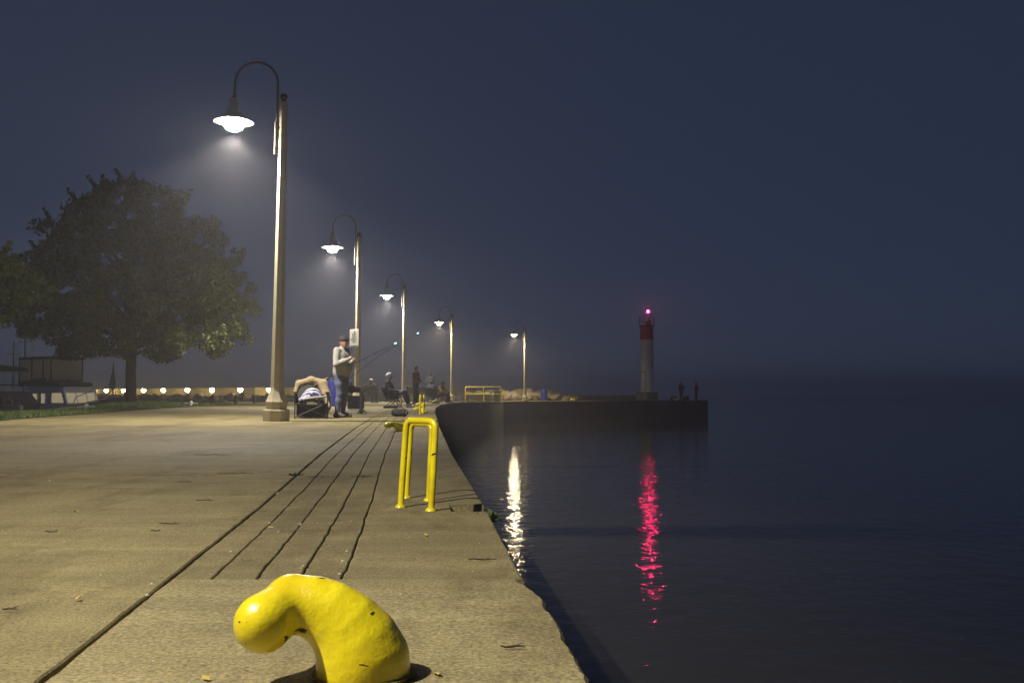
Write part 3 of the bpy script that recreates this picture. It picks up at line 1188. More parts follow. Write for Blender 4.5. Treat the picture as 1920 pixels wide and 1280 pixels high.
def make_tree(label, loc, prof, seed, ncl, per, leaf=.075, trunk_r=.17, fork=2.0, lm=None):
    r = np.random.RandomState(seed)
    pr = random.Random(seed)
    t = thing('broadleaf_tree', label, 'tree', loc)
    zs = [p[0] for p in prof]
    z0, z1 = zs[0], zs[-1]
    C = []
    while len(C) < ncl:
        z = pr.uniform(z0, z1)
        rad = interp(prof, z)
        if pr.random() > (rad / max(p[1] for p in prof)) ** 1.3:
            continue
        q = pr.uniform(0, 6.283)
        rr = rad * (pr.uniform(.12, 1) ** .42)
        rr *= 1 + .27 * mnoise.noise(Vector((math.cos(q) * 1.9, math.sin(q) * 1.9, z * .9 + seed)))
        C.append((rr * math.cos(q), rr * math.sin(q), z, pr.uniform(.20, .50)))
    zt = [c for c in C]
    for i in range(34):       # shoots that break the outline
        q = pr.uniform(0, 6.283)
        z = pr.uniform(z0 + .55 * (z1 - z0), z1)
        rad = interp(prof, z) * pr.uniform(.85, 1.0)
        for k in range(4):
            C.append(((rad + .1 * k) * math.cos(q), (rad + .1 * k) * math.sin(q), z + .14 * k, .14 - .02 * k))
    P, Q = [], []
    for cx, cy, cz, s in C:
        n = int(per * (s / .35) ** 1.6) + 6
        d = r.normal(0, 1, (n, 3))
        d /= np.linalg.norm(d, axis=1)[:, None]
        d *= (r.uniform(0, 1, n) ** .5)[:, None] * s
        d[:, 2] *= .75
        P.append(d + (cx, cy, cz))
    P = np.concatenate(P)
    n = len(P)
    a = r.normal(0, 1, (n, 3))
    a /= np.linalg.norm(a, axis=1)[:, None]
    c = r.normal(0, 1, (n, 3))
    c[:, 2] *= .6
    b2 = np.cross(a, c)
    b2 /= np.linalg.norm(b2, axis=1)[:, None] + 1e-9
    s = r.uniform(.6, 1.25, n)[:, None] * leaf
    nn = np.cross(a, b2)
    V = np.stack([P - a * s, P - b2 * s * .62 + nn * s * .15, P + a * s * 1.1, P + b2 * s * .62 + nn * s * .15], 1).reshape(-1, 3)
    meshobj('crown', arrmesh('crown', V, np.arange(4 * n).reshape(-1, 4)), lm or LEAF, t)
    MB().tube([(0, 0, -.25), (0, 0, -.02), (.01, 0, .15), (.02, .01, .6), (.0, .02, 1.3), (.02, 0, fork), (.05, .02, z1 * .55), (.0, .05, z1 * .82)],
              [trunk_r * 1.75, trunk_r * 1.6, trunk_r * 1.18, trunk_r * 1.02, trunk_r * .98, trunk_r * .95, trunk_r * .5, .03], 14).build('trunk', BARK, t)
    for i in range(15):
        q = i * 2.4 + pr.uniform(-.3, .3)
        zb_ = fork * pr.uniform(.92, 1.0) + pr.uniform(0, 1) ** 1.4 * (z1 * .5 - fork * .6)
        ze = min(z1 * .93, zb_ + pr.uniform(.5, 2.2))
        re = interp(prof, ze) * pr.uniform(.65, .92)
        pts = []
        for k in range(6):
            u_ = k / 5
            pts.append((re * u_ * math.cos(q) + pr.uniform(-.08, .08) * u_, re * u_ * math.sin(q) + pr.uniform(-.08, .08) * u_, zb_ + (ze - zb_) * u_ ** .75))
        MB().tube(pts, [trunk_r * .5 * (1 - .85 * k / 5) for k in range(6)], 7).build('limb', BARK, t)
    return t


ty = 40.0
make_tree('large dark maple with its lower right side lit, on the grass mound', (PX(245, ty), ty, gz(ty) + .09),
          [(z * 1.17, r_ * 1.2) for z, r_ in [(1.55, 1.7), (1.75, 2.8), (2.2, 3.5), (2.8, 3.75), (3.4, 3.75), (4.2, 3.55), (5.0, 3.25), (5.8, 2.75), (6.5, 2.05), (7.0, 1.35), (7.3, .5)]],
          3, 760, 72, .08, .20, 2.35)
ty = 27.0
make_tree('green leafy tree cut off by the left picture edge', (PX(-190, ty), ty, gz(ty)),
          [(1.9, 1.3), (2.3, 2.4), (3.0, 3.0), (3.6, 3.05), (4.2, 2.5), (4.8, 1.5), (5.1, .5)], 8, 420, 70, .075, .15, lm=leaf_mat('lit_tone_leaves', (.075, .115, .018), (.18, .21, .035)))  # brighter leaf colour paints in the stronger light on this tree

# ------------------------------------------------------------------ boats in the harbour
BHULL = mat('dark_hull_paint', (.08, .075, .08), .4, var=.2, scale=2)
BCAB = mat('grey_cabin_paint', (.74, .73, .76), .45, var=.08, scale=2)
BWHT = mat('white_gelcoat', (.78, .78, .80), .35, var=.08, scale=2)
CANV = mat('navy_canvas', (.03, .03, .036), .9, var=.2, scale=6)
WINL = mat('glowing_boat_window', (.3, .28, .22), .2, emit=(1.0, .82, .50), estr=.28)  # window panes emit a faint warm glow of their own


def vinyl():
    m = bpy.data.materials.new('clear_vinyl')
    m.use_nodes = True
    nt = m.node_tree
    b = nt.nodes['Principled BSDF']
    b.inputs['Base Color'].default_value = (.62, .58, .46, 1)
    b.inputs['Roughness'].default_value = .3
    tr = nnode(nt, 'ShaderNodeBsdfTranslucent')
    tr.inputs['Color'].default_value = (.8, .75, .6, 1)
    tp = nnode(nt, 'ShaderNodeBsdfTransparent')
    tp.inputs['Color'].default_value = (.9, .86, .75, 1)
    m1 = nnode(nt, 'ShaderNodeMixShader')
    m1.inputs[0].default_value = .6
    m2 = nnode(nt, 'ShaderNodeMixShader')
    m2.inputs[0].default_value = .55
    nt.links.new(b.outputs[0], m1.inputs[1])
    nt.links.new(tr.outputs[0], m1.inputs[2])
    nt.links.new(m1.outputs[0], m2.inputs[1])
    nt.links.new(tp.outputs[0], m2.inputs[2])
    nt.links.new(m2.outputs[0], nt.nodes['Material Output'].inputs['Surface'])
    return m


VINYL = vinyl()


def hull(L, beam, fb_stern, fb_bow, draft=.5, n=14, flare=.18):
    """boat hull along +X from the transom (x=0) to the stem (x=L); returns MB and the sheer function"""
    V, Fc = [], []
    m = 7
    for i in range(n + 1):
        u = i / n
        half = beam / 2 * (1 if u < .45 else max(.02, math.cos((u - .45) / .55 * math.pi / 2) ** .75))
        sh = fb_stern + (fb_bow - fb_stern) * u ** 1.8
        x = L * u
        ring = []
        for k in range(m):
            q = k / (m - 1)
            zz = -draft * (1 - u * .4) + (sh + draft * (1 - u * .4)) * q
            ww = half * (min(1, .35 + .65 * (q * 1.6) ** .6) if q < .62 else 1.0) * (1 - flare * (1 - q) * u)
            xx = x + (.10 * L * u ** 3) * (q - .5) * (1 if u > .5 else 0)
            ring.append((xx, ww, zz))
        V += [(x_, -w_, z_) for x_, w_, z_ in ring] + [(x_, w_, z_) for x_, w_, z_ in reversed(ring)]
    M2 = 2 * m
    for i in range(n):
        for k in range(M2):
            k2 = (k + 1) % M2
            Fc.append((i * M2 + k, i * M2 + k2, (i + 1) * M2 + k2, (i + 1) * M2 + k))
    Fc.append(tuple(range(M2)))
    Fc.append(tuple(n * M2 + k for k in range(M2 - 1, -1, -1)))
    return MB().add(V, Fc)


def pane(mb_parent, pts, m, name, parent, th=.02):
    """thin flat panel through 4 points, with thickness"""
    p = [Vector(q) for q in pts]
    n = (p[1] - p[0]).cross(p[2] - p[0]).normalized() * th
    vs = p + [q + n for q in p]
    return MB().add(vs, [(0, 1, 2, 3), (7, 6, 5, 4), (0, 4, 5, 1), (1, 5, 6, 2), (2, 6, 7, 3), (3, 7, 4, 0)]).build(name, m, parent)


# trawler yacht
by = 56.0
t = thing('trawler_yacht', 'grey cabin trawler with dark hull and canvas enclosed flybridge, moored behind the tree', 'boat', (PX(78, by), by, WATER_Z), R(-26))
t.scale = (.90, .90, .885)
h_ = hull(6.3, 2.9, 1.75, 2.75).build('hull', BHULL, t)
MB().tube([(u * 6.3, -1.46 * (1 if u < .45 else max(.02, math.cos((u - .45) / .55 * math.pi / 2) ** .75)), 1.78 + u ** 1.8 * 1.0) for u in [i / 14 for i in range(15)]], .04, 6).build('rub_rail', BWHT, h_)
cab = MB()
cab.prism([(-.35, 1.7), (3.1, 1.7), (3.55, 2.35), (3.2, 3.28), (3.35, 3.36), (-.2, 3.42), (-.35, 3.3)], (-1.18, 1.18), 'y')
cab.build('cabin', BCAB, t)
for x0_, x1_ in ((.75, 1.15), (1.45, 1.8)):
    w_ = pane(None, [(x0_, -1.185, 2.38), (x1_, -1.185, 2.38), (x1_, -1.185, 2.95), (x0_, -1.185, 2.95)], WINL, 'side_window', t)
    MB().tube([(x0_, -1.21, 2.36), (x1_, -1.21, 2.36), (x1_, -1.21, 2.97), (x0_, -1.21, 2.97), (x0_, -1.21, 2.36)], .022, 5).build('frame', DARKM, w_)
for k in range(3):
    y0_, y1_ = -1.08 + k * .74, -1.08 + k * .74 + .64
    w_ = pane(None, [(3.565, y0_, 2.42), (3.565, y1_, 2.42), (3.34, y1_, 2.98), (3.34, y0_, 2.98)], WINL, 'windscreen', t)
pane(None, [(2.35, -1.185, 2.42), (3.3, -1.185, 2.42), (3.12, -1.185, 2.98), (2.35, -1.185, 2.98)], WINL, 'side_window', t)
MB().prism([(-.5, 3.40), (2.6, 3.38), (3.0, 3.42), (2.85, 3.62), (1.9, 3.66), (1.7, 3.9), (-.5, 3.68)], (-1.2, 1.2), 'y').build('flybridge_coaming', CANV, t)
MB().prism([(-.55, 5.14), (2.1, 5.16), (2.3, 5.08), (2.2, 5.0), (-.6, 4.98)], (-1.15, 1.15), 'y').build('canvas_top', CANV, t)
for x_ in (-.5, .55, 1.5, 2.15):
    for s in (-1.12, 1.12):
        MB().tube([(x_, s, 3.6), (x_, s, 5.05)], .045, 6).build('canopy_post', CANV, t)
for s in (-1.13, 1.13):
    for a, c in ((-.45, .5), (.6, 1.45), (1.55, 2.1)):
        pane(None, [(a, s, 3.72), (c, s, 3.72), (c, s, 5.0), (a, s, 5.0)], VINYL, 'canopy_panel', t, .006)
for k in range(2):
    pane(None, [(2.2, -1.05 + k * 1.08, 3.75), (2.2, -1.05 + k * 1.08 + 1.0, 3.75), (2.2, -1.05 + k * 1.08 + 1.0, 5.0), (2.2, -1.05 + k * 1.08, 5.0)], VINYL, 'canopy_panel', t, .006)
pts = []
for s in (-1,):
    MB().tube([(4.0, -1.15, 2.25), (4.2, -1.1, 2.75), (5.2, -.62, 3.2), (6.2, -.12, 3.45), (6.4, 0, 3.45), (6.2, .12, 3.45), (5.2, .62, 3.2), (4.2, 1.1, 2.75), (4.0, 1.15, 2.25)], .025, 6).build('bow_rail', BWHT, t)
    for x_, y_ in ((5.2, .62), (5.2, -.62), (6.2, .1), (6.2, -.1)):
        MB().tube([(x_, y_, 2.3), (x_, y_, 3.25 + (x_ - 5.2) * .2)], .02, 5).build('stanchion', BWHT, t)
MB().box((6.75, 0, 2.72), (.75, .3, .08), bev=.02).build('bow_sprit', BCAB, t)

# cruiser with a canvas top further left
by = 46.0
t = thing('cabin_cruiser', 'dark cabin cruiser with canvas cockpit top at the left picture edge', 'boat', (PX(-70, by), by, WATER_Z), R(-14))
hull(6.0, 2.6, 1.6, 2.0).build('hull', BHULL, t)
MB().prism([(.4, 1.5), (3.0, 1.5), (3.25, 2.1), (2.6, 2.75), (.2, 2.9), (.2, 1.7)], (-1.05, 1.05), 'y').build('cabin', BHULL, t)
MB().prism([(-.1, 3.78), (1.0, 3.92), (2.4, 3.80), (2.7, 3.62), (2.6, 3.60), (-.1, 3.62)], (-1.0, 1.0), 'y').build('canvas_top', CANV, t)
for x_ in (-.05, 1.5, 1.9, 2.6):
    MB().tube([(x_, -1.0, 2.8), (x_, -1.0, 3.7)], .04, 6).build('canopy_post', CANV, t)
for a, c in ((.0, 1.45), (1.95, 2.55)):
    pane(None, [(a, -1.0, 2.98), (c, -1.0, 2.98), (c, -1.0, 3.6), (a, -1.0, 3.6)], VINYL, 'canopy_panel', t, .006)
MB().prism([(-.2, 2.92), (2.2, 2.84), (2.62, 2.76), (2.62, 2.68), (2.2, 2.72), (-.2, 2.80)], (-1.1, 1.1), 'y').build('cabin_roof', BCAB, t)

# dinghy with its round bow towards the quay
by = 33.0
t = thing('dinghy', 'small pale dinghy with a ring fender hanging at the quay edge', 'boat', (PX(50, by), by, WATER_Z + 1.15), R(200))
hull(1.8, 1.05, .9, 1.0, .35, flare=.1).build('hull', BWHT, t)
MB().box((.55, 0, 1.02), (.9, .8, .22), bev=.05).build('console', BHULL, t)
MB().tube([(.45 + .11 * math.cos(2 * math.pi * i / 16), .56, 1.20 + .11 * math.sin(2 * math.pi * i / 16)) for i in range(17)], .032, 8, caps=False).build('ring_fender', mat('ring_orange', (.30, .12, .08), .6), t)
MB().tube([(.1, -.3, 1.0), (.1, -.3, 1.75), (.9, -.3, 1.75), (1.0, -.3, 1.0)], .025, 6).build('windscreen_frame', DARKM, t)

# sailing boats far off: hull, mast, spreader, boom
for px, y, topy, lab in ((46, 62, 612, 'thin sailing boat mast with a cross spreader left of the trawler flybridge'), (25, 70, 640, 'thinner sailing boat mast at the far left')):
    t = thing('sailing_boat', lab, 'boat', (PX(px, y), y, WATER_Z), R(80))
    hull(6.5, 2.0, 1.0, 1.2).build('hull', BHULL, t).location = (-3.2, 0, 0)
    zt = PZ(topy, y) - WATER_Z
    MB().tube([(0, 0, .8), (0, 0, zt)], [.06, .035], 8).build('mast', DARKM, t)
    MB().tube([(0, -.45, zt * .86), (0, .45, zt * .86)], .018, 5).build('spreader', DARKM, t)
    MB().tube([(-.05, 0, 1.9), (-2.4, 0, 1.95)], .05, 6).build('boom', DARKM, t)
    MB().tube([(0, -.9, 1.0), (0, -.45, zt * .86), (0, 0, zt)], .008, 4).build('shroud', DARKM, t)
    MB().tube([(0, .9, 1.0), (0, .45, zt * .86), (0, 0, zt)], .008, 4).build('shroud', DARKM, t)
y = 70
o = MB().lathe([(.05, 0), (.055, 1.9), (.20, 1.95), (.24, 2.2), (.10, 3.0), (.02, 3.75)], 10).build('marker_post', BLACKP, None, (PX(212.5, y), y, PZ(728, y) - 1.95))
tag(o, 'slim dark pointed marker left of the tree trunk', 'marker')

# little things on the quay
for px, y, lab in ((162, 29.0, 'small white mooring cleat on the quay left of the tree'), (359, 40.0, 'small white mooring cleat on the quay right of the tree')):
    t = thing('mooring_cleat', lab, 'cleat', (PX(px, y), y, gz(y) + (.03 if y > 30 else .04)), 0, 'white mooring cleats')
    MB().lathe([(.09, 0), (.06, .04), (.05, .10), (.075, .13), (.06, .17), (.01, .185)], 12).build('stem', WHITEP, t)
    MB().tube([(-.26, 0, .09), (-.1, 0, .10), (.1, 0, .10), (.26, 0, .09)], [.014, .026, .026, .014], 8).build('horn', WHITEP, t)
for px, y, lab in ((399, 48, 'first short dark timber post on the far quay'), (443, 50, 'second short dark timber post on the far quay'), (478, 53, 'short dark timber post close to the nearest lamp post')):
    o = MB().lathe([(.085, -.05), (.085, .38), (.06, .43), (.0, .44)], 10).build('timber_post', mat('old_timber', (.05, .04, .03), .9, var=.3, scale=9), None, (PX(px, y), y, gz(y)))
    tag(o, lab, 'post', 'timber posts on the far quay')

# ------------------------------------------------------------------ people
STAND = dict(pelvis=(0, 0, .96), chest=(0, 0, 1.30), neck=(.01, 0, 1.50), head=(.03, 0, 1.63), face=0.0,
             sh=((0, .185, 1.43), (0, -.185, 1.43)), el=((-.03, .25, 1.14), (-.03, -.25, 1.14)), wr=((.05, .24, .90), (.05, -.24, .90)),
             hd=((.02, 0, -1), (.02, 0, -1)), hip=((0, .09, .93), (0, -.09, .93)), kn=((.02, .10, .50), (.02, -.10, .50)),
             an=((-.03, .11, .085), (-.03, -.11, .085)), toe=((.15, .13, .035), (.15, -.13, .035)))
SIT = dict(pelvis=(0, 0, .50), chest=(-.13, 0, .84), neck=(-.15, 0, 1.03), head=(-.11, 0, 1.16), face=0.0,
           sh=((-.14, .185, .96), (-.14, -.185, .96)), el=((-.02, .25, .70), (-.02, -.25, .70)), wr=((.22, .17, .68), (.22, -.17, .68)),
           hd=((1, -.3, -.1), (1, .3, -.1)), hip=((.02, .09, .48), (.02, -.09, .48)), kn=((.46, .12, .53), (.46, -.12, .53)),
           an=((.52, .12, .09), (.52, -.12, .09)), toe=((.70, .14, .035), (.70, -.14, .035)))


def person(label, loc, rz, base, upd, top, legs, shoes, headwear, hw_col, girth=1.0, belly=0.0, res=.013, scale=1.0, hood=False):
    J = dict(base)
    J.update(upd)
    t = thing('person', label, 'person', loc, rz)
    t.scale = (scale,) * 3
    V = lambda k: Vector(J[k])
    pel, che, nec, hea = V('pelvis'), V('chest'), V('neck'), V('head')
    g = girth
    up = (che - pel).normalized()
    torso = []
    for s in (1, -1):
        o_ = Vector((0, .065 * s * g, 0))
        torso += [('c', pel + o_, pel.lerp(che, .5) + o_, .115 * g, .105 * g), ('c', pel.lerp(che, .5) + o_, che + o_, .105 * g, .115 * g),
                  ('c', che + o_, Vector(J['sh'][0 if s > 0 else 1]) + Vector((0, -.035 * s, -.02)), .11 * g, .07)]
    torso.append(('c', che, nec - Vector((0, 0, .03)), .11, .06))
    if belly:
        torso.append(('e', pel.lerp(che, .35) + Vector((belly * .6, 0, 0)), (.13 + belly * .5, .16 * g, .17), .06))
    arms, hands, leg, feet = [], [], [], []
    for i in (0, 1):
        s = 1 if i == 0 else -1
        sh, el, wr = Vector(J['sh'][i]), Vector(J['el'][i]), Vector(J['wr'][i])
        arms += [('c', sh, el, .056 * g, .045), ('c', el, wr, .045, .031)]
        hd = Vector(J['hd'][i]).normalized()
        side = hd.cross(Vector((0, s, .35))).normalized()
        if side.length < .1:
            side = Vector((1, 0, 0))
        across = side
        nrm = hd.cross(across).normalized()
        pc = wr + hd * .055
        hands += [('c', wr, pc + across * .016, .026, .028, .015), ('c', wr, pc - across * .016, .026, .026, .015)]
        for f_, (off, ln) in enumerate(((.030, .066), (.011, .078), (-.009, .072), (-.028, .056))):
            b0 = pc + across * off + hd * .012
            b1 = b0 + hd * ln * .5 + nrm * .006
            b2 = b1 + hd * ln * .38 + nrm * ln * .38
            hands += [('c', b0, b1, .0098, .0092, .004), ('c', b1, b2, .0092, .008, .004)]
        tb = wr + hd * .022 + across * .026
        tm = tb + (hd * .7 + across * .7).normalized() * .038
        hands += [('c', tb, tm, .012, .0105, .006), ('c', tm, tm + (hd + across * .15 + nrm * .4).normalized() * .03, .0105, .009, .004)]
        hp, kn, an, toe = (Vector(J[k][i]) for k in ('hip', 'kn', 'an', 'toe'))
        leg += [('c', hp, hp.lerp(kn, .5), .088 * g, .074 * g), ('c', hp.lerp(kn, .5), kn, .074 * g, .056), ('c', kn, kn.lerp(an, .35), .055, .056), ('c', kn.lerp(an, .35), an, .056, .038)]
        heel = an + (an - toe).normalized() * .03
        heel.z = max(.04, an.z - .045)
        feet.append([('c', heel, toe, .042, .034), ('c', an, heel, .045, .042), ('c', an, an.lerp(toe, .5), .042, .038)])
    fq = J['face']
    fx = Vector((math.cos(fq), math.sin(fq), 0))
    fy = Vector((-fx.y, fx.x, 0))
    head = [('e', hea, (.098, .082, .118)), ('c', hea + fx * .035 + Vector((0, 0, -.06)), hea + fx * .045 + Vector((0, 0, -.085)), .052, .042),
            ('c', hea + fx * .095 + Vector((0, 0, .005)), hea + fx * .116 + Vector((0, 0, -.028)), .010, .015, .012),
            ('c', nec - Vector((0, 0, .06)), hea + Vector((0, 0, -.05)) - fx * .015, .056, .052)]
    for s in (1, -1):
        e_ = hea + fy * .083 * s - fx * .005 + Vector((0, 0, -.01))
        head.append(('c', e_ + Vector((0, 0, .02)), e_ - Vector((0, 0, .02)), .013, .010, .01))
    allp = torso + arms + leg + [p for f_ in feet for p in f_] + hands + head
    meshobj('body', sdf_mesh('body', allp, res, .03, -.006), SKIN, t)
    meshobj('top', sdf_mesh('top', torso + arms + ([('c', nec + Vector((-.02, 0, 0)), nec + Vector((-.03, 0, .04)), .07, .05)] if hood else []), res, .04, .012), top, t)
    meshobj('trousers', sdf_mesh('trousers', [('c', pel + Vector((0, .06 * g, 0)), pel - Vector((0, -.06 * g, .04)), .112 * g, .10 * g), ('c', pel - Vector((0, .06 * g, 0)), pel - Vector((0, .06 * g, .04)), .112 * g, .10 * g)] + leg, res, .035, .014), legs, t)
    for f_ in feet:
        meshobj('shoe', sdf_mesh('shoe', f_, res * .8, .02, .012), shoes, t)
    eye = mat('eye_dark', (.02, .015, .012), .3)
    mo = MB()
    for s in (1, -1):
        MB().ball(hea + fx * .088 + fy * .034 * s + Vector((0, 0, .012)), .011, 5).build('eye', eye, t)
    MB().ball(hea + fx * .083 + Vector((0, 0, -.062)), .02, 5, (.5, 1, .25)).build('mouth', mat('lips', (.30, .12, .10), .5), t)
    if headwear == 'cap':
        c_ = MB().ball(hea + Vector((0, 0, .045)) - fx * .006, .108, 9, (1.0, .9, .82))
        c_.ball(hea + fx * .105 + Vector((0, 0, .042)), .085, 8, (1.0, .85, .14))
        c_.build('cap', hw_col, t)
    elif headwear == 'beanie':
        MB().ball(hea + Vector((0, 0, .05)) - fx * .012, .118, 9, (1.0, .92, .92)).build('beanie', hw_col, t)
        MB().tube([hea + Vector((.103 * math.cos(2 * math.pi * i / 16), .093 * math.sin(2 * math.pi * i / 16), .03)) for i in range(17)], .018, 6, caps=False).build('beanie_cuff', hw_col, t)
    elif headwear == 'hood':
        meshobj('hood', sdf_mesh('hood', [('e', hea - fx * .025 + Vector((0, 0, .015)), (.112, .112, .135)), ('c', nec, hea - fx * .04, .09, .09)], .016, .03), hw_col, t)
    else:
        meshobj('hair', sdf_mesh('hair', [('e', hea - fx * .022 + Vector((0, 0, .035)), (.098, .090, .100)), ('e', hea - fx * .05 + Vector((0, 0, -.01)), (.065, .080, .085))], .014, .02), hw_col, t)
    return t


GREY = mat('grey_sweatshirt', (.33, .32, .29), .9, var=.12, scale=14, bump=.5, bscale=22)
JEAN = mat('blue_jeans', (.115, .135, .225), .85, var=.25, scale=10, bump=.4, bscale=28)
JEAND = mat('dark_jeans', (.055, .065, .12), .85, var=.25, scale=10, bump=.4, bscale=28)
SHOE = mat('dark_brown_shoe', (.055, .042, .03), .6)
SHOEW = mat('white_trainer', (.45, .43, .38), .6)
CAPD = mat('dark_cap', (.03, .02, .032), .85)
BEAN = mat('pale_blue_beanie', (.40, .42, .52), .9, var=.15, scale=30, bump=.5, bscale=90)
NAVY = mat('navy_hoodie', (.03, .032, .05), .9, var=.3, scale=12, bump=.4, bscale=30)
RUST = mat('rust_jacket', (.14, .062, .04), .85, var=.2, scale=10, bump=.4, bscale=26)
DKTR = mat('dark_trousers', (.04, .035, .042), .9, var=.2, scale=10)
HAIR = mat('dark_hair', (.02, .015, .012), .6)
FOGC = mat('blue_grey_coat', (.03, .029, .034), .9, var=.15, scale=8)
ORAN = mat('orange_brown_jacket', (.33, .17, .075), .85, var=.2, scale=10)
CREAM = mat('cream_cap', (.55, .46, .32), .85)
BRWN = mat('brown_coat', (.075, .055, .05), .9, var=.2, scale=10)

my = 22.3
man = person('stout man in a grey sweatshirt, dark cap and jeans standing beside the chair', (PX(640, my), my, gz(my)), R(-22), STAND,
             dict(el=((.02, .28, 1.12), (.04, -.29, 1.13)), wr=((.25, .10, 1.23), (.24, -.09, 1.25)), hd=((.55, -.75, .35), (.3, .6, .8)),
                  head=(.05, 0, 1.63), face=-.25), GREY, JEAN, SHOE, 'cap', CAPD, 1.15, .09, .0095)
sy = 36.8
person('seated angler in a pale blue knitted hat, dark hoodie and white trainers', (PX(737, sy), sy, gz(sy) - .03), R(-8), SIT,
       dict(pelvis=(0, 0, .46), chest=(-.15, 0, .80), neck=(-.17, 0, .99), head=(-.13, 0, 1.13), kn=((.42, .12, .60), (.40, -.12, .58)), an=((.56, .12, .15), (.60, -.14, .13)),
            toe=((.74, .15, .10), (.79, -.17, .09)), sh=((-.16, .185, .92), (-.16, -.185, .92)), el=((-.04, .25, .66), (-.04, -.25, .66)), wr=((.2, .17, .62), (.2, -.17, .62))),
       NAVY, JEAND, SHOEW, 'beanie', BEAN, 1.03)
sy = 55.0
person('person in a pale cap and dark coat on the bench, back turned', (PX(697, sy), sy, gz(sy)), R(80), SIT,
       dict(el=((-.16, .42, .86), (-.02, -.25, .70)), wr=((-.16, .62, .84), (.22, -.17, .68))), BRWN, DKTR, SHOE, 'cap', CREAM, 1.05)
sy = 48.5
person('person standing in a rust brown jacket and dark trousers', (PX(780, sy), sy, gz(sy)), R(-25), STAND,
       dict(el=((.03, .25, 1.14), (.03, -.25, 1.14)), wr=((.25, .10, 1.05), (.25, -.10, 1.05)), hd=((.8, -.4, 0), (.8, .4, 0))), RUST, DKTR, SHOE, 'hair', HAIR, 1.05)
sy = 60.0
person('person in a blue grey coat standing faintly behind the seated pair', (PX(806, sy), sy, gz(sy)), R(60), STAND, {}, FOGC, FOGC, FOGC, 'hair', FOGC, .95)
sy = 57.0
person('person in a black coat sitting with back turned, left of the orange jacket', (PX(811, sy), sy, gz(sy) - .05), R(70), SIT, {}, BLACKF, DKTR, SHOE, 'hair', HAIR, 1.35)
sy = 56.0
person('hunched person in an orange brown jacket sitting by the pier edge', (PX(825, sy), sy, gz(sy) - .05), R(-20), SIT,
       dict(chest=(.05, 0, .80), neck=(.12, 0, .96), head=(.20, 0, 1.06), sh=((.09, .185, .90), (.09, -.185, .90)), el=((.2, .25, .66), (.2, -.25, .66)), wr=((.38, .12, .62), (.38, -.12, .62))),
       ORAN, DKTR, SHOE, 'hair', HAIR, 1.1)
for px, y, rz, lab in ((1277, 101.5, R(100), 'dark figure standing near the pier end, closer to the lighthouse'), (1305, 101.8, R(20), 'dark figure standing at the very end of the pier')):
    person(lab, (PX(px, y), y, .086), rz, STAND, dict(wr=((.25, .15, 1.15), (.2, -.2, 1.05)), hd=((1, 0, .2), (1, 0, 0))), BLACKF, DKTR, SHOE, 'hair', HAIR, 1.05, res=.016)


# ------------------------------------------------------------------ seats and gear
def camp_chair(label, loc, rz, fab, w=.56, sh=.42, bh=.86, skirt=False):
    t = thing('folding_chair', label, 'chair', loc, rz)
    hw = w / 2
    for s in (-1, 1):
        MB().tube([(.26, s * hw, 0), (-.22, s * hw, sh + .02)], .012, 8).build('leg', DARKM, t)
        MB().tube([(-.26, s * hw, 0), (.22, s * hw, sh + .02)], .012, 8).build('leg', DARKM, t)
        MB().tube([(.24, s * hw, 0), (.24, s * hw, sh + .22)], .012, 8).build('arm_post', DARKM, t)
        MB().tube([(-.22, s * hw, sh), (-.36, s * hw, bh)], .012, 8).build('back_post', DARKM, t)
        MB().box((-.01, s * hw, sh + .22), (.52, .07, .02), bev=.006).build('armrest', fab, t)
    MB().tube([(.26, -hw, 0.02), (.22, hw, sh)], .011, 8).build('front_brace', DARKM, t)
    MB().tube([(.26, hw, 0.02), (.22, -hw, sh)], .011, 8).build('front_brace', DARKM, t)
    n = 8

    def sheet(fn, name):
        vs, fs = [], []
        for i in range(n + 1):
            for j in range(n + 1):
                vs.append(fn(i / n, j / n))
        k = len(vs)
        vs += [(x - .008, y_, z - .008) for x, y_, z in vs]
        for i in range(n):
            for j in range(n):
                a = i * (n + 1) + j
                fs.append((a, a + 1, a + n + 2, a + n + 1))
                fs.append((k + a, k + a + n + 1, k + a + n + 2, k + a + 1))
        for i in range(n):
            for a, c in ((i, i + 1), (n * (n + 1) + i, n * (n + 1) + i + 1), (i * (n + 1), (i + 1) * (n + 1)), (i * (n + 1) + n, (i + 1) * (n + 1) + n)):
                fs.append((a, c, k + c, k + a))
        MB().add(vs, fs, True).build(name, fab, t)
    sheet(lambda u, v: (-.22 + .46 * u, -hw + w * v, sh - .07 * math.sin(math.pi * v) * (1 - .3 * u)), 'seat')
    sheet(lambda u, v: (-.22 - .14 * u + .0, -hw + w * v, sh + (bh - sh) * u + .02 * math.sin(math.pi * v)), 'backrest')
    return t


cy = 21.6
cx = PX(584, cy)
crz = R(-78)
ch = camp_chair('olive folding camp chair under the tan jacket, right of the nearest lamp post', (cx, cy, gz(cy) + .005), crz, GREENF, .66, .32, .80)
MB().box((.17, 0, .155), (.02, .60, .27), bev=.008).build('storage_pouch', BLACKF, ch)
M_ = Matrix.Translation((cx, cy, gz(cy))) @ Matrix.Rotation(crz, 4, 'Z')


def tw(p):
    return tuple(M_ @ Vector(p))


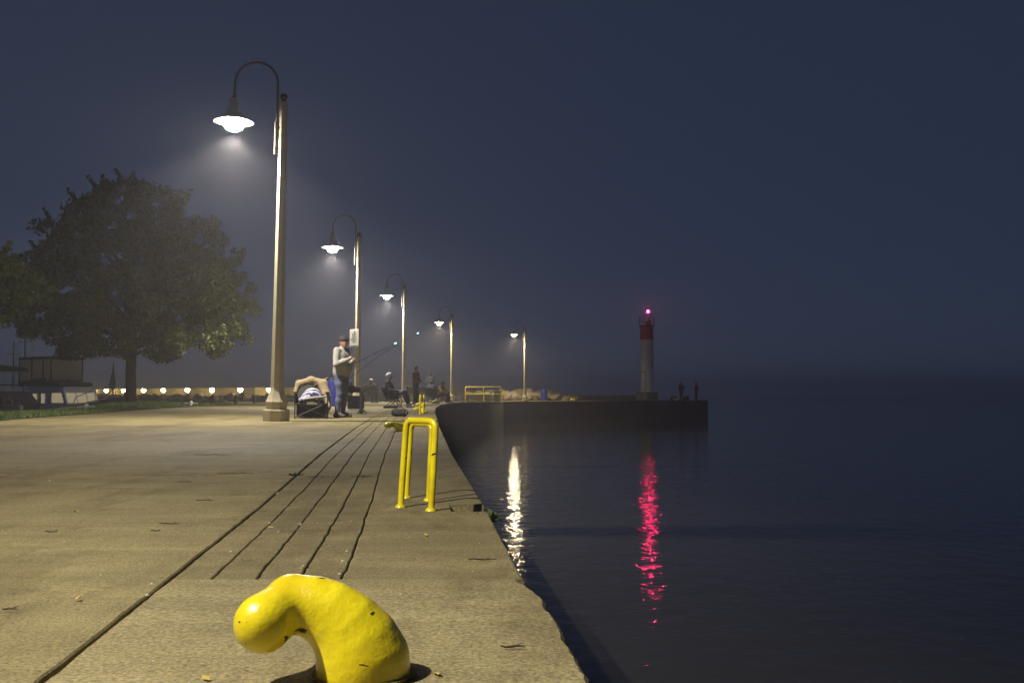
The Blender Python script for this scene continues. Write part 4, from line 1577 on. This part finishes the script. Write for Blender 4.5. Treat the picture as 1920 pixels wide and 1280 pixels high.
jk = [('c', (-.36, -.26, .72), (-.38, .0, .80), .065, .075), ('c', (-.38, .0, .80), (-.37, .26, .74), .075, .075), ('c', (-.37, .27, .74), (-.27, .33, .50), .075, .07),
      ('c', (-.27, .33, .50), (-.16, .36, .24), .07, .05), ('c', (-.36, -.26, .72), (-.28, -.33, .54), .06, .04), ('c', (-.41, -.2, .74), (-.46, -.15, .3), .06, .07), ('c', (-.42, .15, .74), (-.46, .2, .3), .06, .07),
      ('c', (-.33, .20, .70), (-.26, .26, .52), .05, .04), ('c', (-.16, .36, .24), (-.14, .34, .12), .05, .03)]
o = meshobj('jacket', sdf_mesh('jacket', jk, .012, .06), TAN, None, (cx, cy, gz(cy)), (0, 0, crz))
tag(o, 'tan jacket draped over the back of the folding chair', 'jacket')
PLAID = bpy.data.materials.new('striped_cloth')
PLAID.use_nodes = True
nt = PLAID.node_tree
wv = nnode(nt, 'ShaderNodeTexWave')
wv.inputs['Scale'].default_value = 6.5
wv.inputs['Distortion'].default_value = 7
wv.inputs['Detail'].default_value = 3
cr_ = nnode(nt, 'ShaderNodeValToRGB')
cr_.color_ramp.elements[0].color = (.035, .03, .10, 1)
cr_.color_ramp.elements[0].position = .35
cr_.color_ramp.elements[1].color = (.62, .60, .72, 1)
cr_.color_ramp.elements[1].position = .6
tcn = nnode(nt, 'ShaderNodeTexCoord')
nt.links.new(tcn.outputs['Object'], wv.inputs['Vector'])
nt.links.new(wv.outputs['Fac'], cr_.inputs['Fac'])
nt.links.new(cr_.outputs['Color'], nt.nodes['Principled BSDF'].inputs['Base Color'])
nt.nodes['Principled BSDF'].inputs['Roughness'].default_value = .9
o = meshobj('striped_bundle', sdf_mesh('bundle', [('e', (-.16, .03, .50), (.10, .17, .14)), ('e', (-.12, -.08, .44), (.10, .12, .10)), ('e', (-.05, -.20, .37), (.12, .07, .07)), ('e', (-.13, .10, .42), (.10, .12, .10))], .012, .05), PLAID, None, (cx, cy, gz(cy)), (0, 0, crz))
tag(o, 'blue and white striped bundle of cloth on the folding chair', 'cloth')
o = MB().tube([tw((.16, -.16, .40)), tw((.14, .05, .43)), tw((.08, .22, .445))], [.020, .026, .026], 8).tube([tw((.08, .22, .445)), tw((.04, .40, .48))], [.024, .012], 8).build('rolled_umbrella', mat('pale_grey_nylon', (.36, .35, .32), .6))
tag(o, 'pale rolled umbrella lying across the arms of the folding chair', 'umbrella')

# blue barrels
BLUE = mat('blue_plastic', (.012, .022, .20), .4, var=.15, scale=6)


def barrel(label, x, y, z, h=1.05, r=.30):
    t = thing('blue_barrel', label, 'barrel', (x, y, z))
    prof = [(r * .92, 0), (r * .97, .03)]
    for i in range(1, 10):
        q = i / 10
        prof.append((r * (1.0 if i % 3 else 1.035), h * q))
    prof += [(r * .97, h * .97), (r * .93, h)]
    MB().lathe(prof, 26).build('drum', BLUE, t)
    MB().lathe([(r * .95, h - .02), (r * 1.03, h - .01), (r * 1.03, h + .03), (r * .9, h + .035)], 26).build('rim', BLACKP, t)
    return t


by = 41.0
barrel('blue barrel bin right behind the standing man in grey', PX(622, by), by, gz(by), 1.07, .30)
by = 96.0
barrel('blue barrel in front of the boulders near the farthest lamp post', PX(1020, by), by, .086, 1.02, .30)

# black crate with gear, beside the rod stand
ty = 31.0
t = thing('tackle_crate', 'black tackle crate on the deck behind the standing man', 'crate', (PX(668, ty), ty, gz(ty)))
MB().box((0, 0, .22), (.44, .40, .36), bev=.015).build('box', BLACKP, t)
MB().box((0, 0, .42), (.46, .42, .04), bev=.01).build('lid', BLACKP, t)
MB().tube([(-.12, 0, .44), (-.12, 0, .54), (.12, 0, .54), (.12, 0, .44)], .014, 6).build('handle', DARKM, t)
o = meshobj('gear_bag', sdf_mesh('gear_bag', [('e', (-.10, 0, .10), (.13, .12, .12)), ('e', (.06, .02, .08), (.12, .1, .09)), ('c', (-.15, 0, .1), (-.12, 0, .26), .05, .03)], .014, .04), BLACKF, None, (PX(666, ty), ty, gz(ty) + .54))
tag(o, 'small black gear bag lying on the tackle crate', 'bag')
ty = 26.2
t = thing('rod_stand', 'black upright rod stand beside the notice lamp post', 'stand', (PX(678, ty), ty, gz(ty)))
MB().tube([(0, 0, 0), (0, 0, .56)], [.05, .042], 8).build('post', BLACKF, t)
for q in range(3):
    a = q * 2.094 + .4
    MB().tube([(0, 0, .12), (.14 * math.cos(a), .14 * math.sin(a), .01)], .014, 6).build('foot', DARKM, t)
MB().tube([(-.09, 0, .62), (-.05, 0, .56), (.05, 0, .56), (.09, 0, .62)], .012, 6).build('fork', DARKM, t)

# fishing rods with glowing tips
TIP = mat('glow_stick', (.3, .9, .8), .4, emit=(.45, 1.0, .92), estr=3.0)


def rod(label, pts):
    t = thing('fishing_rod', label, 'fishing rod', (0, 0, 0))
    n = 14
    P = []
    a, b_, c = (Vector(p) for p in pts)
    for i in range(n + 1):
        u = i / n
        P.append(a * (1 - u) ** 2 + b_ * 2 * u * (1 - u) + c * u * u)
    MB().tube(P, [.0075 * (1 - .75 * i / n) + .0008 for i in range(n + 1)], 6).build('blank', BLACKP, t)
    d = (P[1] - P[0]).normalized()
    MB().tube([P[0], P[0] + d * .35], .017, 8).build('handle', mat('cork', (.25, .16, .09), .9), t)
    MB().ball(P[1] + Vector((0, 0, -.06)), .045, 6, (1, .6, 1)).build('reel', DARKM, t)
    for i in (4, 6, 8, 10, 12):
        MB().tube([P[i] + Vector((.018 * math.cos(q), 0, -.022 + .018 * math.sin(q))) for q in [k * 1.0472 for k in range(7)]], .003, 4, caps=False).build('guide', DARKM, t)
    MB().tube([P[n], P[n] + (P[n] - P[n - 1]).normalized() * .08], .015, 8).build('glow_tip', TIP, t)
    return t


rod('fishing rod with a glowing tip, lower of two leaning past the standing man', ((PX(590, 21.9), 21.9, PZ(722, 21.9)), (PX(676, 22.6), 22.6, PZ(674, 22.6)), (PX(740, 24.5), 24.5, PZ(644, 24.5))))
rod('fishing rod with a glowing tip, reaching higher and farther right', ((PX(640, 24.5), 24.5, PZ(722, 24.5)), (PX(716, 26.5), 26.5, PZ(657, 26.5)), (PX(782, 28.5), 28.5, PZ(625, 28.5))))

# notice on the second lamp post
ny = 37.4
SIGNW = mat('notice_white', (.78, .76, .68), .5)
INK = mat('notice_ink', (.06, .055, .05), .6)
t = thing('notice_board', 'white notice with small dark lines of print strapped to a lamp post', 'sign', (PX(665, ny), ny - .15, PZ(634, ny)), R(-32))
MB().box((0, 0, 0), (.42, .012, .63), bev=.004).build('plate', SIGNW, t)
MB().box((0, -.0075, -.285), (.34, .003, .028)).build('black_band', INK, t)
MB().prism([(-.02, .20), (.02, .19), (.045, .225), (.02, .25), (.0, .235)], (-.0095, -.0065), 'y').build('emblem', INK, t)
rs = random.Random(3)
for r_, z in enumerate((.145, .085, .025, -.04, -.105, -.16)):
    wtot = (.19, .17, .18, .28, .24, .12)[r_]
    x = -wtot / 2
    ln = MB()
    while x < wtot / 2 - .015:
        w_ = min(rs.uniform(.03, .075), wtot / 2 - x)
        k = x
        while k < x + w_ - .006:
            hh_ = rs.choice((.022, .022, .030))
            ln.box((k + .004, -.0078, z + hh_ / 2), (.006, .003, hh_))
            ln.box((k + .008, -.0078, z + rs.choice((.003, .011, .02))), (.008, .003, .006))
            k += .014
        x += w_ + .018
    ln.build('print_line', INK, t)
for z in (.22, -.22):
    MB().tube([(.125 * math.cos(2 * math.pi * i / 16) + .03, .128 + .125 * math.sin(2 * math.pi * i / 16), z) for i in range(17)], .006, 5, caps=False).build('strap', STEEL, t)


def bench(label, px, y, rz, w=1.3):
    t = thing('bench', label, 'bench', (PX(px, y), y, gz(y)), rz)
    for i in range(3):
        MB().box((-.16 + i * .15, 0, .44), (.13, w, .035), bev=.006).build('seat_slat', BLACKP, t)
    for i in range(3):
        MB().box((-.27 - i * .03, 0, .58 + i * .13), (.03, w, .11), bev=.006, ry=R(-12)).build('back_slat', BLACKP, t)
    for s in (-w * .33, w * .33):
        MB().box((-.02, s, .22), (.07, .07, .44), bev=.008).build('leg', BLACKP, t)
        MB().box((-.02, s, .02), (.46, .08, .04), bev=.008).build('foot', BLACKP, t)
        MB().tube([(-.22, s, .42), (-.36, s, .92)], .022, 6).build('back_bracket', BLACKP, t)
    return t


bench('dark slatted bench seen from behind, carrying the person in the pale cap', 692, 55.05, R(80), 1.25)
bench('dark slatted bench behind the person in the rust jacket', 780, 57.5, R(84), 1.2)
camp_chair('low dark camp chair under the angler in the pale hat', (PX(737, 36.8), 36.8, gz(36.8)), R(-8), BLACKF, .56, .38, .72)
camp_chair('dark camp chair carrying the person in the black coat', (PX(811, 57), 57, gz(57)), R(70), BLACKF, .62, .40, .82)
camp_chair('dark camp chair carrying the person in the orange brown jacket', (PX(825, 56), 56, gz(56)), R(-20), BLACKF, .56, .40, .74)
ty = 35.2
t = thing('tackle_tray', 'flat black tackle tray on the deck under the low chair', 'tray', (PX(732.5, ty), ty, gz(ty)))
MB().box((0, 0, .035), (.44, .30, .07), bev=.01).build('tray', BLACKP, t)
MB().box((0, 0, .08), (.46, .32, .02), bev=.006).build('lid', BLACKP, t)
ty = 23.2
t = thing('duffel_bag', 'dark duffel bag lying on the deck behind the near grab rails', 'bag', (PX(750, ty), ty, gz(ty)), R(-12))
meshobj('body', sdf_mesh('body', [('c', (-.11, 0, .085), (.11, 0, .085), .085, .08), ('e', (.11, -.03, .08), (.06, .07, .07)), ('e', (-.02, -.07, .07), (.09, .04, .05))], .01, .03), BLACKF, t)
MB().tube([(-.07, 0, .16), (-.05, 0, .21), (.05, 0, .21), (.07, 0, .16)], .009, 6).build('handle', BLACKP, t)
MB().lathe([(.045, -.006), (.05, .0), (.045, .006)], 14).build('end_patch', mat('grey_patch', (.25, .24, .24), .7), t, (.172, -.03, .08), (0, R(90), 0))
YBAG = mat('yellow_sheet', (.58, .52, .20), .6, var=.2, scale=12)
ty = 50.0
o = meshobj('yellow_bag', sdf_mesh('yellow_bag', [('e', (0, 0, .10), (.16, .12, .12)), ('e', (-.14, 0, .07), (.10, .1, .08)), ('c', (.1, 0, .1), (.13, .05, .28), .05, .03)], .014, .04), YBAG, None, (PX(819, ty), ty, gz(ty)))
tag(o, 'crumpled pale yellow bag at the feet of the seated pair', 'bag')
for px, lab in ((1262, 'dark bag on the pier end, left of the two figures'), (1286, 'dark bag between the two figures on the pier end')):
    ty = 101.6
    o = meshobj('dark_bag', sdf_mesh('dark_bag', [('e', (0, 0, .17), (.34, .2, .18)), ('e', (.1, 0, .28), (.2, .16, .12)), ('c', (-.1, 0, .3), (.15, 0, .4), .03, .03)], .03, .05), BLACKF, None, (PX(px, ty), ty, .086))
    tag(o, lab, 'bag')

# ------------------------------------------------------------------ weeds, twigs and litter on the deck
WEED = mat('weed_leaves', (.05, .085, .02), .7, var=.3, scale=30)


def weed(label, x, y, z, n, s, spread):
    r = random.Random(int(x * 100 + y * 10))
    mb = MB()
    for i in range(n):
        q = r.uniform(0, 6.28)
        L = s * r.uniform(.5, 1.1)
        b0 = Vector((r.uniform(-spread, spread), r.uniform(-.012, .012), 0))
        d = Vector((math.cos(q), math.sin(q), r.uniform(.3, 1.3))).normalized()
        w_ = Vector((-math.sin(q), math.cos(q), 0)) * L * .16
        m_ = b0 + d * L * .55
        e_ = b0 + d * L + Vector((0, 0, -.2 * L))
        mb.add([b0, m_ - w_, e_, m_ + w_], [(0, 1, 2, 3)])
    o = mb.build('weed', WEED, None, (x, y, z))
    tag(o, label, 'weed')


def dk(px, py):
    """deck point seen at a pixel on the rising near deck"""
    y = 1494.0 / (py - 713.0)
    return PX(px, y), y, gz(y) + .008


for px, py, n, s, sp, lab in ((556, 890, 40, .05, .05, 'tuft of green weed in the long joint'), (592, 893, 18, .03, .05, 'small weed in the cross joint next to the long joint'),
                              (625, 893, 22, .028, .10, 'thin line of weeds in the cross joint of the narrow strips'), (682, 893, 36, .035, .09, 'larger patch of weeds at the right end of the cross joint'),
                              (826, 896, 16, .03, .04, 'small weed in the cross joint right of the grab rails')):
    x, y, z = dk(px, py)
    weed(lab, x, y, z - .01, n, s, sp)
weed('upright weed growing from the pier edge beside the ladder notch', ex(6.02) + .005, 6.02, gz(6.02) - .05, 26, .12, .03)
TWL = ['thin forked twig on the left paving', 'short twig left of the long joint', 'small dark twig on the left paving', 'long dark stick lying across the far left paving', 'long thin stick beside the weed tuft', 'tiny twig end beside the forked twig', 'small twig right of the foreground bollard near the water edge', 'tiny twig at the left picture edge', 'tiny dark twig on the middle of the left paving', 'thin twig on the edge slab below the ladder notch']
for i, (px, py, L, a) in enumerate(((322, 984, .13, -.3), (388, 940, .11, .05), (350, 905, .10, 0.1), (398, 854, .35, .02), (445, 889, .30, .0), (296, 998, .05, .2), (962, 1214, .07, 0.05), (30, 1143, .05, 0), (103, 999, .06, .1), (905, 1051, .12, 0))):
    x, y, z = dk(px, py)
    r = random.Random(i)
    pts = []
    for k in range(6):
        u = k / 5 - .5
        pts.append((u * L * math.cos(a), u * L * math.sin(a) + r.uniform(-.006, .006), .004 + r.uniform(0, .006)))
    o = MB().tube(pts, [.0025, .003, .0035, .003, .0025, .0015], 5).tube([pts[3], (pts[3][0] + .018, pts[3][1] + .02, .012)], [.002, .001], 4).build('twig', TWIG, None, (x, y, z))
    tag(o, TWL[i], 'twig', 'twigs scattered on the deck')
LFL = ['yellow leaf on the narrow strips', 'pale leaf on the far left paving', 'pale leaf just left of the long joint', 'small leaf on the middle left paving', 'yellow leaf left of the foreground bollard', 'pale leaf on the near left paving', 'tiny yellow leaf right of the foreground bollard', 'yellow leaf on the edge slab below the grab rails']
for i, (px, py, m_) in enumerate(((511, 990, LEAFY), (98, 903, LEAFY), (443, 968, LEAFY), (148, 960, LEAFY), (395, 1271, LEAFY), (155, 1122, LEAFY), (822, 1262, LEAFY), (800, 1004, LEAFY))):
    x, y, z = dk(px, py)
    r = random.Random(i + 40)
    s = .016
    vs = [(-s, 0, .002), (-s * .3, -s * .5, .008), (s * .7, -s * .3, .004), (s * 1.1, 0, .010), (s * .6, s * .4, .005), (-s * .3, s * .5, .004)]
    o = MB().add(vs + [(p[0], p[1], p[2] - .0015) for p in vs], [(0, 1, 2, 3, 4, 5), (11, 10, 9, 8, 7, 6)]).build('fallen_leaf', m_, None, (x, y, z), (0, 0, r.uniform(0, 6)))
    tag(o, LFL[i], 'leaf', 'fallen leaves on the deck')
peb = MB()
pr = random.Random(77)
for i in range(600):
    py = 713 + 1494 / pr.uniform(2.2, 19)
    px = pr.uniform(-40, 900)
    x, y, z = dk(px, py)
    if x > ex(y) - .1:
        continue
    s = pr.uniform(.0012, .0034) * (1 + y * .05)
    peb.add([(x + s * a, y + s * b_, z - .003 + s * c) for a, b_, c in ((1, 0, .2), (0, 1, .2), (-1, 0, .3), (0, -1, .2), (.2, .1, 1.0))], [(0, 1, 4), (1, 2, 4), (2, 3, 4), (3, 0, 4)])
for px, py in ((291, 1090), (525, 995), (283, 1110), (567, 1062), (571, 1058), (640, 1072), (645, 1048), (653, 1030), (598, 979), (523, 923), (508, 978), (566, 980), (637, 946), (437, 1031)):
    x, y, z = dk(px, py)
    s = .009
    peb.add([(x + s * a, y + s * b_, z - .012 + s * c) for a, b_, c in ((1, 0, .2), (0, 1, .2), (-1, 0, .3), (0, -1, .2), (.2, .1, 1.2))], [(0, 1, 4), (1, 2, 4), (2, 3, 4), (3, 0, 4)])
o = peb.build('gravel', PEBBLE)
tag(o, 'loose pale grit scattered over the concrete', 'gravel', kind='stuff')

# ------------------------------------------------------------------ damp night haze
hz = bpy.data.materials.new('night_haze')
hz.use_nodes = True
nt = hz.node_tree
nt.nodes.remove(nt.nodes['Principled BSDF'])
pv = nnode(nt, 'ShaderNodeVolumePrincipled')
pv.inputs['Color'].default_value = (.95, .93, 1.0, 1)
pv.inputs['Density'].default_value = HAZE_DENSITY
pv.inputs['Anisotropy'].default_value = .58
nt.links.new(pv.outputs['Volume'], nt.nodes['Material Output'].inputs['Volume'])
Wb = W + 20
o = MB().box((0, 0, (10.6 - 4.5) / 2), (2 * Wb, 2 * Wb, 15.1)).build('haze', hz)
tag(o, 'thin damp night haze over pier and lake', 'haze', kind='stuff')
